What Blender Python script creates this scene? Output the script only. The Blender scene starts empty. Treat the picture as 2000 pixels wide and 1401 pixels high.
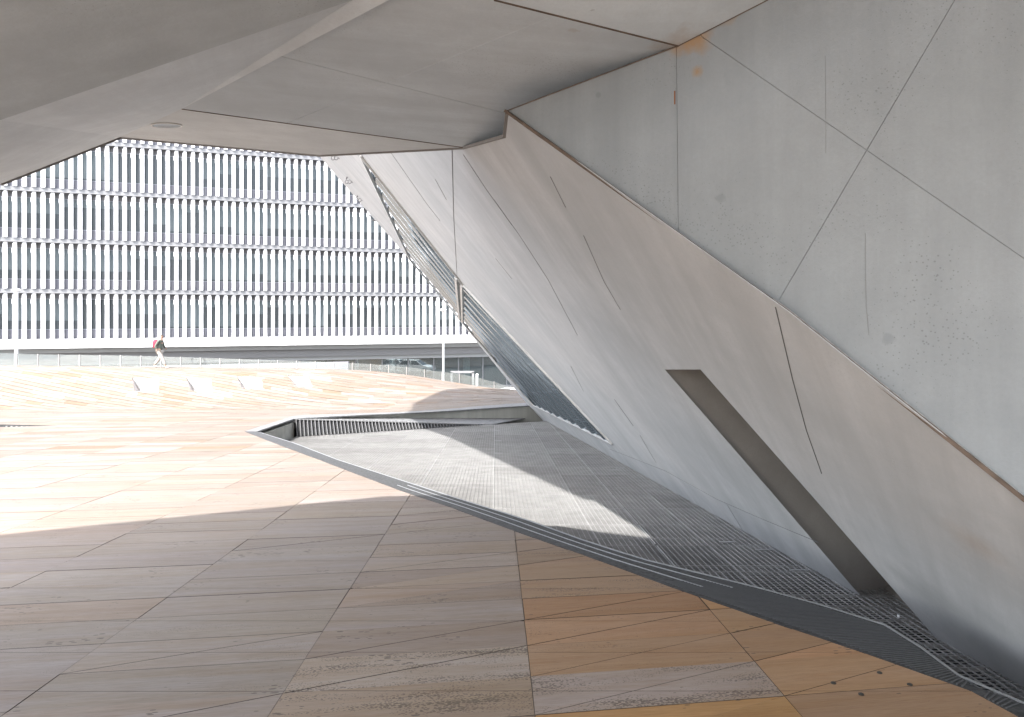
import bpy, bmesh, math, random
from mathutils import Vector, Matrix
from mathutils.geometry import tessellate_polygon
random.seed(7)
SC = bpy.context.scene
COL = SC.collection
# ---------------------------------------------------------------- camera, sky, sun, exposure
FPX, HOR, EYE = 1400.0, 614.0, 1.6
cam_d = bpy.data.cameras.new('camera')
cam = bpy.data.objects.new('camera', cam_d); COL.objects.link(cam)
cam_d.sensor_width = 36.0; cam_d.lens = FPX / 2000.0 * 36.0
cam_d.shift_y = -(700.5 - HOR) / 2000.0
cam_d.clip_start = 0.05; cam_d.clip_end = 2000.0
cam.location = (0, 0, EYE); cam.rotation_euler = (math.radians(90), 0, 0)
SC.camera = cam
SUN = Vector((0.56, 0.62, -1.0))                       # travel direction of the light
elev = math.atan2(1.0, math.hypot(0.56, 0.62))
W = bpy.data.worlds.new('World'); SC.world = W; W.use_nodes = True
nt = W.node_tree
sky = nt.nodes.new('ShaderNodeTexSky'); sky.sky_type = 'NISHITA'; sky.sun_disc = False
sky.sun_elevation = elev; sky.sun_rotation = math.atan2(-0.56, -0.62)
sky.air_density = 1.0; sky.dust_density = 2.5; sky.ozone_density = 1.0
hs = nt.nodes.new('ShaderNodeHueSaturation'); hs.inputs['Saturation'].default_value = .55
nt.links.new(sky.outputs[0], hs.inputs['Color']); nt.links.new(hs.outputs[0], nt.nodes['Background'].inputs[0])
nt.nodes['Background'].inputs[1].default_value = 0.13
sl = bpy.data.lights.new('sun', 'SUN'); sl.energy = 2.0; sl.angle = math.radians(0.5); sl.color = (1.0, 0.97, 0.93)
so = bpy.data.objects.new('sun', sl); COL.objects.link(so)
so.rotation_euler = SUN.to_track_quat('-Z', 'Y').to_euler(); so.location = (-20, -20, 40)
SC.view_settings.view_transform = 'Standard'; SC.view_settings.look = 'None'
SC.view_settings.exposure = 2.82; SC.view_settings.gamma = 1.0
SC.view_settings.use_curve_mapping = False
SC.render.engine = 'CYCLES'
SC.cycles.max_bounces = 12; SC.cycles.diffuse_bounces = 8; SC.cycles.transparent_max_bounces = 16
SC.cycles.use_denoising = True

# ---------------------------------------------------------------- helpers
def ray(x, y): return Vector(((x - 1000.0) / FPX, 1.0, -(y - HOR) / FPX))
def P(x, y, Y):
    r = ray(x, y); return Vector((r.x * Y, Y, EYE + r.z * Y))
def hit(x, y, n, d):                                   # camera ray against the plane n.p = d
    r = ray(x, y); return P(x, y, (d - n.z * EYE) / n.dot(r))
SL = 0.0664
PN = Vector((0, SL, 1.0)).normalized()
def plz(x, y, off=0.0):                                # point of the sloping plaza plane, off metres below it
    return hit(x, y, PN, PN.dot(Vector((0, 0, -off))))
def smooth(t): t = max(0.0, min(1.0, t)); return t * t * (3 - 2 * t)
def lerp(a, b, t): return a + (b - a) * t
def tag(o, label=None, cat=None, group=None, kind=None):
    if label: o['label'] = label
    if cat: o['category'] = cat
    if group: o['group'] = group
    if kind: o['kind'] = kind
    return o
def empty(name, loc=(0, 0, 0), rz=0.0, label=None, cat=None, group=None, kind=None):
    o = bpy.data.objects.new(name, None); COL.objects.link(o)
    o.location = loc; o.rotation_euler = (0, 0, rz); o.empty_display_size = 0.2
    return tag(o, label, cat, group, kind)
class MB:
    def __init__(s): s.v = []; s.f = []; s.c = None
    def poly(s, pts):
        b = len(s.v); s.v += [tuple(p) for p in pts]; s.f.append(tuple(range(b, b + len(pts))))
    def box(s, lo, hi, M=None):
        b = len(s.v)
        for z in (lo[2], hi[2]):
            for x, y in ((lo[0], lo[1]), (hi[0], lo[1]), (hi[0], hi[1]), (lo[0], hi[1])):
                p = Vector((x, y, z)); s.v.append(tuple(M @ p if M else p))
        s.f += [tuple(b + i for i in q) for q in ((0, 3, 2, 1), (4, 5, 6, 7), (0, 1, 5, 4), (1, 2, 6, 5), (2, 3, 7, 6), (3, 0, 4, 7))]
    def bar(s, a, b, w, h, up=Vector((0, 0, 1))):      # box from a to b, w across, h along up
        a = Vector(a); b = Vector(b); d = (b - a)
        if d.length < 1e-6: return
        t = d.normalized(); sx = t.cross(up)
        if sx.length < 1e-4: sx = t.cross(Vector((1, 0, 0)))
        sx.normalize(); sz = sx.cross(t).normalized()
        k = len(s.v)
        for p in (a, b):
            for i, j in ((-1, -1), (1, -1), (1, 1), (-1, 1)):
                s.v.append(tuple(p + sx * (w / 2 * i) + sz * (h / 2 * j)))
        s.f += [tuple(k + i for i in q) for q in ((0, 1, 2, 3), (7, 6, 5, 4), (0, 4, 5, 1), (1, 5, 6, 2), (2, 6, 7, 3), (3, 7, 4, 0))]
    def tube(s, a, b, r0, r1=None, n=12):
        a = Vector(a); b = Vector(b); r1 = r0 if r1 is None else r1
        t = (b - a).normalized(); sx = t.cross(Vector((0.3, 0.9, 0.1))).normalized(); sy = t.cross(sx)
        k = len(s.v)
        for p, r in ((a, r0), (b, r1)):
            for i in range(n):
                g = 2 * math.pi * i / n
                s.v.append(tuple(p + (sx * math.cos(g) + sy * math.sin(g)) * r))
        for i in range(n):
            j = (i + 1) % n; s.f.append((k + i, k + j, k + n + j, k + n + i))
        s.f.append(tuple(k + i for i in range(n))[::-1]); s.f.append(tuple(k + n + i for i in range(n)))
    def prism(s, pts, vec, holes=()):                  # planar polygon (3D) with holes, extruded by vec
        loops = [list(map(Vector, pts))] + [list(map(Vector, h)) for h in holes]
        tris = tessellate_polygon(loops)
        flat = [p for l in loops for p in l]
        k = len(s.v); n = len(flat); vec = Vector(vec)
        s.v += [tuple(p) for p in flat] + [tuple(p + vec) for p in flat]
        for t in tris:
            s.f.append((k + t[0], k + t[1], k + t[2])); s.f.append((k + n + t[2], k + n + t[1], k + n + t[0]))
        o = 0
        for l in loops:
            m = len(l)
            for i in range(m):
                j = (i + 1) % m; s.f.append((k + o + i, k + n + o + i, k + n + o + j, k + o + j))
            o += m
    def build(s, name, mat, parent=None, local=False, fix=True, smooth_=False):
        me = bpy.data.meshes.new(name)
        vs = s.v
        if parent is not None and not local:
            L = parent.location; vs = [(x - L.x, y - L.y, z - L.z) for x, y, z in s.v]
        me.from_pydata(vs, [], s.f)
        if s.c:
            at = me.color_attributes.new('tint', 'FLOAT_COLOR', 'POINT')
            flat = []
            for c in s.c: flat += c
            at.data.foreach_set('color', flat)
        if fix:
            bm = bmesh.new(); bm.from_mesh(me); bmesh.ops.recalc_face_normals(bm, faces=bm.faces); bm.to_mesh(me); bm.free()
        if smooth_:
            for p in me.polygons: p.use_smooth = True
        if mat: me.materials.append(mat)
        o = bpy.data.objects.new(name, me); COL.objects.link(o)
        if parent is not None: o.parent = parent
        return o
def clip2(poly, a, b, keep_left=True):                 # clip a 2D polygon by the line a->b
    out = []; n = len(poly)
    def side(p):
        s = (b[0] - a[0]) * (p[1] - a[1]) - (b[1] - a[1]) * (p[0] - a[0]); return s if keep_left else -s
    for i in range(n):
        p, q = poly[i], poly[(i + 1) % n]; sp, sq = side(p), side(q)
        if sp >= 0: out.append(p)
        if (sp >= 0) != (sq >= 0):
            t = sp / (sp - sq); out.append((p[0] + (q[0] - p[0]) * t, p[1] + (q[1] - p[1]) * t))
    return out
def area2(p): return abs(sum(p[i][0] * p[(i + 1) % len(p)][1] - p[(i + 1) % len(p)][0] * p[i][1] for i in range(len(p)))) / 2 if len(p) > 2 else 0
def subtract_convex(poly, hole):                       # hole counter-clockwise; result = list of convex pieces
    xs = [p[0] for p in poly]; ys = [p[1] for p in poly]; hx = [p[0] for p in hole]; hy = [p[1] for p in hole]
    if max(xs) < min(hx) or min(xs) > max(hx) or max(ys) < min(hy) or min(ys) > max(hy): return [poly]
    res = []; rest = poly
    for i in range(len(hole)):
        a, b = hole[i], hole[(i + 1) % len(hole)]
        o = clip2(rest, a, b, False)
        if area2(o) > 1e-4: res.append(o)
        rest = clip2(rest, a, b, True)
        if area2(rest) < 1e-4: break
    return res
def ccw(p):
    s = sum(p[i][0] * p[(i + 1) % len(p)][1] - p[(i + 1) % len(p)][0] * p[i][1] for i in range(len(p)))
    return p if s > 0 else p[::-1]
def split_lines(poly, lines, gap):                     # cut a 2D polygon by infinite lines leaving gaps
    pieces = [poly]
    for (a, b) in lines:
        dx, dy = b[0] - a[0], b[1] - a[1]; L = math.hypot(dx, dy); nx, ny = -dy / L * gap / 2, dx / L * gap / 2
        new = []
        for pc in pieces:
            l = clip2(pc, (a[0] + nx, a[1] + ny), (b[0] + nx, b[1] + ny), True)
            r = clip2(pc, (a[0] - nx, a[1] - ny), (b[0] - nx, b[1] - ny), False)
            for q in (l, r):
                if area2(q) > 1.0: new.append(q)
        pieces = new
    return pieces

# ---------------------------------------------------------------- materials
def new_mat(name):
    m = bpy.data.materials.new(name); m.use_nodes = True
    return m, m.node_tree, m.node_tree.nodes['Principled BSDF']
def plain(name, col, rough=0.6, metal=0.0, noise=0.0, nscale=6.0, bump=0.0, spec=0.5):
    m, t, b = new_mat(name)
    b.inputs['Roughness'].default_value = rough; b.inputs['Metallic'].default_value = metal
    b.inputs['Specular IOR Level'].default_value = spec
    b.inputs['Base Color'].default_value = (*col, 1)
    if noise or bump:
        tc = t.nodes.new('ShaderNodeTexCoord'); n = t.nodes.new('ShaderNodeTexNoise')
        n.inputs['Scale'].default_value = nscale; n.inputs['Detail'].default_value = 6
        t.links.new(tc.outputs['Object'], n.inputs['Vector'])
        mx = t.nodes.new('ShaderNodeMix'); mx.data_type = 'RGBA'
        mx.inputs[6].default_value = (*[c * (1 - noise) for c in col], 1); mx.inputs[7].default_value = (*[min(1, c * (1 + noise)) for c in col], 1)
        mr = t.nodes.new('ShaderNodeMapRange'); mr.inputs[1].default_value = .3; mr.inputs[2].default_value = .7
        t.links.new(n.outputs[0], mr.inputs[0]); t.links.new(mr.outputs[0], mx.inputs[0]); t.links.new(mx.outputs[2], b.inputs['Base Color'])
        if bump:
            bp = t.nodes.new('ShaderNodeBump'); bp.inputs['Strength'].default_value = bump; bp.inputs['Distance'].default_value = .01
            t.links.new(n.outputs[0], bp.inputs['Height']); t.links.new(bp.outputs[0], b.inputs['Normal'])
    return m
def N(t, kind, **kw):
    n = t.nodes.new(kind)
    for k, v in kw.items(): setattr(n, k, v)
    return n
def mathn(t, op, a, b=None, clamp=False):
    n = N(t, 'ShaderNodeMath', operation=op, use_clamp=clamp)
    for i, v in enumerate((a, b)):
        if v is None: continue
        if isinstance(v, (int, float)): n.inputs[i].default_value = v
        else: t.links.new(v, n.inputs[i])
    return n.outputs[0]
def mixc(t, fac, a, b, mode='MIX'):
    n = N(t, 'ShaderNodeMix', data_type='RGBA', blend_type=mode)
    for i, v in ((0, fac), (6, a), (7, b)):
        if isinstance(v, (int, float)): n.inputs[i].default_value = v
        elif isinstance(v, tuple): n.inputs[i].default_value = (*v, 1)
        else: t.links.new(v, n.inputs[i])
    return n.outputs[2]
def ramp01(t, src, lo, hi):
    n = N(t, 'ShaderNodeMapRange'); n.inputs[1].default_value = lo; n.inputs[2].default_value = hi
    t.links.new(src, n.inputs[0]); return n.outputs[0]
def noise_v(t, vec, scale, detail=5, rough=.55):
    n = N(t, 'ShaderNodeTexNoise'); n.inputs['Scale'].default_value = scale; n.inputs['Detail'].default_value = detail
    n.inputs['Roughness'].default_value = rough; t.links.new(vec, n.inputs['Vector']); return n.outputs[0]
def stretched(t, pos, along, cross, other, s_along, s_cross):   # coordinates squeezed along one direction
    comb = N(t, 'ShaderNodeCombineXYZ')
    for i, (v, s) in enumerate(((along, s_along), (cross, s_cross), (other, s_cross))):
        d = N(t, 'ShaderNodeVectorMath', operation='DOT_PRODUCT'); t.links.new(pos, d.inputs[0]); d.inputs[1].default_value = tuple(v)
        t.links.new(mathn(t, 'MULTIPLY', d.outputs['Value'], s), comb.inputs[i])
    return comb.outputs[0]
def concrete(name, col, grain, warm=(0.40, 0.37, 0.34), streak=.22, spots=(), rust=(), rust_amt=.7, pit=.35, bumpy=.25, seed=0.0, foot_shade=()):
    """Cast concrete: cloudy tone, board streaks along grain, pinholes; spots and rust stains at given places."""
    m, t, b = new_mat(name)
    geo = N(t, 'ShaderNodeNewGeometry'); pos = geo.outputs['Position']
    if seed:
        ad = N(t, 'ShaderNodeVectorMath', operation='ADD'); t.links.new(pos, ad.inputs[0]); ad.inputs[1].default_value = (seed, seed * .7, -seed); pos2 = ad.outputs[0]
    else: pos2 = pos
    g = Vector(grain).normalized(); c = g.cross(Vector((.31, .52, .8))).normalized(); o = g.cross(c)
    sv = stretched(t, pos2, g, c, o, .35, 5.0); sv2 = stretched(t, pos2, g, c, o, 1.3, 22.0)
    cloud = ramp01(t, noise_v(t, pos2, .9, 7, .6), .3, .72)
    s1 = ramp01(t, noise_v(t, sv, 1.0, 6, .6), .35, .7); s2 = ramp01(t, noise_v(t, sv2, 1.0, 4, .6), .3, .75)
    base = mixc(t, cloud, tuple(k * .82 for k in col), tuple(min(1, k * 1.1) for k in col))
    base = mixc(t, mathn(t, 'MULTIPLY', s1, streak), base, tuple(k * .62 for k in col))
    base = mixc(t, mathn(t, 'MULTIPLY', s2, streak * .5), base, tuple(k * .7 for k in col))
    wn = ramp01(t, noise_v(t, pos2, .45, 3, .5), .45, .75)
    base = mixc(t, mathn(t, 'MULTIPLY', wn, .45), base, warm)
    fine = noise_v(t, pos2, 60, 3, .7)
    base = mixc(t, mathn(t, 'MULTIPLY', ramp01(t, fine, .35, .7), .16), base, tuple(k * .6 for k in col))
    vo = N(t, 'ShaderNodeTexVoronoi'); vo.inputs['Scale'].default_value = 58; vo.inputs['Randomness'].default_value = 1; t.links.new(pos2, vo.inputs['Vector'])
    big = noise_v(t, pos2, 2.2, 3, .5)
    thr = mathn(t, 'MULTIPLY', ramp01(t, big, .40, .72), .24)
    pits = mathn(t, 'LESS_THAN', vo.outputs['Distance'], thr)
    base = mixc(t, mathn(t, 'MULTIPLY', pits, pit), base, tuple(k * .35 for k in col))
    v5 = N(t, 'ShaderNodeTexVoronoi'); v5.inputs['Scale'].default_value = 4.5; t.links.new(stretched(t, pos2, g, c, o, .55, 1.0), v5.inputs['Vector'])
    ch = mathn(t, 'LESS_THAN', mathn(t, 'ADD', v5.outputs['Distance'], mathn(t, 'MULTIPLY', noise_v(t, pos2, 24, 3, .6), .12)), mathn(t, 'ADD', mathn(t, 'MULTIPLY', ramp01(t, noise_v(t, pos2, 1.3, 2, .5), .5, .75), .07), .035))
    base = mixc(t, mathn(t, 'MULTIPLY', ch, .4), base, tuple(k * .4 for k in col))
    mot = ramp01(t, noise_v(t, pos2, 4.5, 8, .68), .38, .68)
    base = mixc(t, mathn(t, 'MULTIPLY', mot, .36), base, tuple(k * .68 for k in col))
    def blob(p, r, soft):
        d = N(t, 'ShaderNodeVectorMath', operation='DISTANCE'); t.links.new(pos, d.inputs[0]); d.inputs[1].default_value = tuple(p)
        w = mathn(t, 'ADD', d.outputs['Value'], mathn(t, 'MULTIPLY', mathn(t, 'SUBTRACT', noise_v(t, pos, 9 / max(r, .05) * .12, 4, .6), .5), r * 1.6))
        n = N(t, 'ShaderNodeMapRange'); n.inputs[1].default_value = r; n.inputs[2].default_value = r * soft
        t.links.new(w, n.inputs[0]); return n.outputs[0]
    for p, r in spots:
        base = mixc(t, mathn(t, 'MULTIPLY', blob(p, r, .6), .3), base, tuple(k * .45 for k in col))
    for p, r in rust:
        base = mixc(t, mathn(t, 'MULTIPLY', blob(p, r, .1), rust_amt), base, (.30, .17, .07))
    for p, r in foot_shade:  # soft dark blobs that paint shade into the colour
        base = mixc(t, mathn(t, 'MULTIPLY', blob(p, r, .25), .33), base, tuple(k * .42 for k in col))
    t.links.new(base, b.inputs['Base Color']); b.inputs['Roughness'].default_value = .72; b.inputs['Specular IOR Level'].default_value = .35
    h = mathn(t, 'ADD', mathn(t, 'MULTIPLY', s1, .5), mathn(t, 'MULTIPLY', fine, .5)); h = mathn(t, 'SUBTRACT', h, pits)
    bp = N(t, 'ShaderNodeBump'); bp.inputs['Strength'].default_value = bumpy; bp.inputs['Distance'].default_value = .006
    t.links.new(h, bp.inputs['Height']); t.links.new(bp.outputs[0], b.inputs['Normal'])
    return m
def travertine():
    m, t, b = new_mat('travertine')
    at = N(t, 'ShaderNodeAttribute', attribute_name='tint'); geo = N(t, 'ShaderNodeNewGeometry')
    pos = geo.outputs['Position']
    off = N(t, 'ShaderNodeVectorMath', operation='SCALE'); t.links.new(at.outputs['Color'], off.inputs[0]); off.inputs['Scale'].default_value = 37.0
    ad = N(t, 'ShaderNodeVectorMath', operation='ADD'); t.links.new(pos, ad.inputs[0]); t.links.new(off.outputs[0], ad.inputs[1]); pv = ad.outputs[0]
    g = Vector((.988, .153, 0)); c = Vector((-.153, .988, 0)); up = Vector((0, 0, 1))
    v1 = stretched(t, pv, g, c, up, .8, 17.0); v2 = stretched(t, pv, g, c, up, 2.6, 70.0); v3 = stretched(t, pv, g, c, up, 62.0, 120.0)
    n1 = ramp01(t, noise_v(t, v1, 1.0, 5, .6), .3, .7); n2 = ramp01(t, noise_v(t, v2, 1.0, 4, .6), .3, .7)
    cl = ramp01(t, noise_v(t, pos, 1.6, 5, .6), .3, .7)
    base = mixc(t, mathn(t, 'MULTIPLY', n1, .9), at.outputs['Color'], mixc(t, 1.0, at.outputs['Color'], (.72, .65, .58), 'MULTIPLY'))
    base = mixc(t, mathn(t, 'MULTIPLY', n2, .5), base, mixc(t, 1.0, at.outputs['Color'], (.66, .60, .56), 'MULTIPLY'))
    base = mixc(t, mathn(t, 'MULTIPLY', cl, .3), base, mixc(t, 1.0, at.outputs['Color'], (1.15, 1.14, 1.16), 'MULTIPLY'))
    mixn = ramp01(t, noise_v(t, stretched(t, pv, g, c, up, .7, 5.0), 1.0, 5, .65), .35, .75)
    base = mixc(t, mathn(t, 'MULTIPLY', mixn, .7), base, mixc(t, .6, at.outputs['Color'], mixc(t, 1.0, at.outputs['Color'], (.95, 1.02, 1.3), 'MULTIPLY')))
    bn = ramp01(t, noise_v(t, stretched(t, pv, g, c, up, 1.0, 11.0), 1.0, 6, .7), .5, .78)
    base = mixc(t, mathn(t, 'MULTIPLY', bn, .8), base, mixc(t, 1.0, at.outputs['Color'], (.78, .66, .55), 'MULTIPLY'))
    fl = ramp01(t, noise_v(t, stretched(t, pv, g, c, up, 9.0, 160.0), 1.0, 3, .7), .4, .7)
    base = mixc(t, mathn(t, 'MULTIPLY', fl, .5), base, mixc(t, 1.0, base, (.60, .54, .48), 'MULTIPLY'))
    # open pores, many where alpha is high
    vo = N(t, 'ShaderNodeTexVoronoi'); vo.inputs['Scale'].default_value = 1.0; t.links.new(v3, vo.inputs['Vector'])
    dens = ramp01(t, noise_v(t, stretched(t, pv, g, c, up, 1.6, 9.0), 1.0, 3, .5), .38, .68)
    thr = mathn(t, 'MULTIPLY', mathn(t, 'MULTIPLY', dens, at.outputs['Alpha']), .62)
    pores = mathn(t, 'LESS_THAN', vo.outputs['Distance'], thr)
    v4 = stretched(t, pv, g, c, up, 14.0, 42.0)
    vb = N(t, 'ShaderNodeTexVoronoi'); vb.inputs['Scale'].default_value = 1.0; t.links.new(v4, vb.inputs['Vector'])
    sel = mathn(t, 'LESS_THAN', N(t, 'ShaderNodeSeparateColor').outputs[0], .5)
    bigp = mathn(t, 'LESS_THAN', vb.outputs['Distance'], mathn(t, 'MULTIPLY', ramp01(t, noise_v(t, pv, 3.1, 2, .5), .50, .70), .3))
    pr = mathn(t, 'MAXIMUM', pores, bigp)
    base = mixc(t, mathn(t, 'MULTIPLY', pr, .75), base, (.09, .07, .055))
    t.links.new(base, b.inputs['Base Color']); b.inputs['Roughness'].default_value = .6; b.inputs['Specular IOR Level'].default_value = .3
    h = mathn(t, 'SUBTRACT', mathn(t, 'MULTIPLY', n2, .3), pr)
    bp = N(t, 'ShaderNodeBump'); bp.inputs['Strength'].default_value = .5; bp.inputs['Distance'].default_value = .004
    t.links.new(h, bp.inputs['Height']); t.links.new(bp.outputs[0], b.inputs['Normal'])
    return m
def glass_mat(name, tint, refl=.25, milky=.0):
    m = bpy.data.materials.new(name); m.use_nodes = True; t = m.node_tree; t.nodes.clear()
    out = N(t, 'ShaderNodeOutputMaterial'); tr = N(t, 'ShaderNodeBsdfTransparent'); gl = N(t, 'ShaderNodeBsdfGlossy'); df = N(t, 'ShaderNodeBsdfDiffuse')
    tr.inputs[0].default_value = (*tint, 1); gl.inputs['Roughness'].default_value = .03; gl.inputs[0].default_value = (.9, .95, .95, 1)
    df.inputs[0].default_value = (.6, .62, .62, 1)
    lw = N(t, 'ShaderNodeLayerWeight'); lw.inputs[0].default_value = .35
    m1 = N(t, 'ShaderNodeMixShader'); m2 = N(t, 'ShaderNodeMixShader'); m2.inputs[0].default_value = milky
    t.links.new(mathn(t, 'ADD', mathn(t, 'MULTIPLY', lw.outputs['Fresnel'], .8), refl * .3, True), m1.inputs[0])
    t.links.new(tr.outputs[0], m1.inputs[1]); t.links.new(gl.outputs[0], m1.inputs[2])
    t.links.new(m1.outputs[0], m2.inputs[1]); t.links.new(df.outputs[0], m2.inputs[2]); t.links.new(m2.outputs[0], out.inputs[0])
    return m
M = {}
M['trav'] = travertine()
M['mortar'] = plain('joint_mortar', (.17, .14, .115), .9, noise=.2, nscale=9)
M['curb'] = plain('dark_kerb_stone', (.040, .041, .042), .6, noise=.6, nscale=30, bump=.6)
M['coping'] = plain('coping_stone', (.16, .162, .165), .6, noise=.3, nscale=10, bump=.4)
M['curb_metal'] = plain('kerb_rail_metal', (.42, .43, .44), .35, metal=.7)
M['galv'] = plain('galvanised_steel', (.28, .277, .272), .45, metal=.15, noise=.12, nscale=4)
M['galv2'] = plain('galvanised_steel_worn', (.245, .242, .237), .48, metal=.15, noise=.15, nscale=4)
M['galv_l'] = plain('panel_edge_steel', (.34, .34, .34), .4, metal=.3)
M['pit'] = plain('pit_void', (.035, .035, .037), .9)
M['white'] = plain('white_painted_metal', (.86, .86, .87), .45)
M['beam'] = plain('white_cladding', (.84, .84, .84), .5, noise=.03, nscale=1)
M['band'] = plain('grey_ledge', (.20, .20, .205), .6, noise=.08, nscale=2)
M['spandrel'] = plain('lavender_spandrel', (.155, .157, .182), .5)
M['header'] = plain('grey_header', (.17, .17, .175), .6)
M['fascia1'] = plain('fascia_mid', (.24, .235, .24), .6); M['fascia2'] = plain('fascia_light', (.34, .34, .34), .6)
M['interior'] = plain('office_interior', (.20, .215, .225), .8)
M['blind'] = plain('roller_blind', (.165, .195, .205), .8)
M['frame'] = plain('window_frame_grey', (.30, .31, .34), .5)
M['pane'] = plain('office_glass', (.075, .088, .095), .3)
M['shopglass'] = glass_mat('ground_floor_glass', (.55, .65, .64), .5, .06)
M['balus'] = glass_mat('balustrade_glass', (.80, .84, .83), .25, .10)
M['post'] = plain('balustrade_post', (.40, .39, .38), .4, metal=.5)
M['lavwall'] = plain('pale_low_wall', (.22, .22, .245), .7, noise=.05, nscale=1)
M['asphalt'] = plain('asphalt', (.055, .055, .055), .85, noise=.2, nscale=5)
M['alu'] = plain('aluminium_trim', (.62, .61, .59), .35, metal=.7, noise=.1, nscale=5)
M['rust'] = plain('rusty_seal', (.11, .08, .06), .85, noise=.35, nscale=12)
M['grille'] = plain('dull_grille_steel', (.09, .09, .093), .6)
M['faint'] = plain('faint_joint', (.24, .24, .24), .9)
M['dark'] = plain('dark_joint', (.11, .11, .11), .9)
M['bolt'] = plain('dark_steel_bolt', (.06, .055, .05), .5, metal=.6)
M['niche'] = plain('white_niche_panel', (.86, .86, .86), .6)
M['nside'] = plain('niche_side', (.22, .20, .19), .7)

# ---------------------------------------------------------------- ground height
CREST = [(-60, -.95), (-25.7, -1.07), (-18, -1.15), (-10.3, -1.23), (-7.7, -1.31), (-5.1, -1.59), (-2.6, -2.03), (-.4, -2.36), (4, -2.45), (60, -2.6)]
def crest(x):
    for (a, za), (b, zb) in zip(CREST, CREST[1:]):
        if x <= b: return lerp(za, zb, max(0, (x - a) / (b - a)))
    return CREST[-1][1]
def crest_s(x): return (crest(x - .9) + crest(x - .3) + crest(x + .3) + crest(x + .9)) / 4
STREET = -5.0
def ground(x, y):
    L = smooth(-x / 6.0)
    zb = -SL * y - .33 * L * smooth((y - 21) / 8)
    if y > 29.0:
        z36 = -SL * 36 - .33 * L
        zc = crest_s(x)
        if y <= 36: return zb + smooth((y - 29.0) / 7.0) * (zc - z36)
        if y <= 37.2: return zc
        return lerp(zc, STREET, smooth((y - 37.2) / 8.5))
    return zb
def ghit(x, y, lo=4.0, hi=36.0):                       # camera ray against the ground
    r = ray(x, y)
    Y = lo
    while Y < hi:
        if EYE + r.z * Y < ground(r.x * Y, Y): break
        Y += .02
    return P(x, y, Y)

# pit outline (plan). outer = plaza edge, inner = kerb inner edge
def xy(p): return (p.x, p.y)
OUT = [xy(plz(*p)) for p in ((1897, 1350), (1682, 1274), (1500, 1213), (1316, 1149), (1172, 1096), (1004, 1037), (880, 991), (780, 958), (625, 899), (547, 870), (478, 843))]
INN = [xy(plz(*p)) for p in ((1897, 1339), (1757, 1232), (1709, 1213), (1575, 1173), (1441, 1138), (1281, 1100), (1160, 1063), (1035, 1018), (900, 976), (661, 899), (575, 866), (502, 843))]
OUT = [(2.33, 2.2), (2.33, 3.0)] + OUT; INN = [(2.95, 2.2), (2.6, 3.0)] + INN
K1o, K2o = xy(plz(575, 812.5)), xy(plz(1030, 787)); K1i, K2i = xy(plz(575, 818)), xy(plz(1026, 793))
K2o = (K2o[0] + 1.2, K2o[1] + 1.2 * (K2o[1] - K1o[1]) / (K2o[0] - K1o[0]))
def clip_pit(poly):
    """Keep only the part of a plan polygon that lies outside the pit."""
    if max(p[0] for p in poly) < -6.6: return [poly]
    ptsb = [(OUT[0][0], -30.0)] + OUT + [K1o, K2o]
    out = []
    top = clip2(poly, (0, K2o[1]), (1, K2o[1]), True)
    if area2(top) > 1e-4: out.append(top)
    for a, b in zip(ptsb, ptsb[1:]):
        if b[1] - a[1] < 1e-6: continue
        s = clip2(clip2(poly, (0, a[1]), (1, a[1]), True), (0, b[1]), (1, b[1]), False) if area2(poly) else []
        if area2(s) < 1e-5: continue
        s = clip2(s, a, b, True)                        # left of the upward boundary
        if area2(s) > 1e-4: out.append(s)
    return out

# niches in the wave and the left slot (plan holes)
NPX = [((258, 737), (310, 741), (309, 767), (263, 765), (273, 764)), ((364, 737), (411, 740), (414, 766), (372, 763), (378, 763)),
       ((463, 735), (510, 738), (514, 760), (472, 759), (478, 759)), ((560, 732), (600, 735), (611, 756), (576, 754), (581, 754))]
NICHE = [[ghit(*p) for p in n[:4]] for n in NPX]
NHOLE = [ccw([xy(p) for p in n]) for n in NICHE]
SLOTP = [(-19.5, 17.2), (-12.9, 17.45), (-11.35, 17.95), (-12.9, 18.3), (-19.5, 18.75)]
HOLES = NHOLE + [ccw(SLOTP)]

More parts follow.
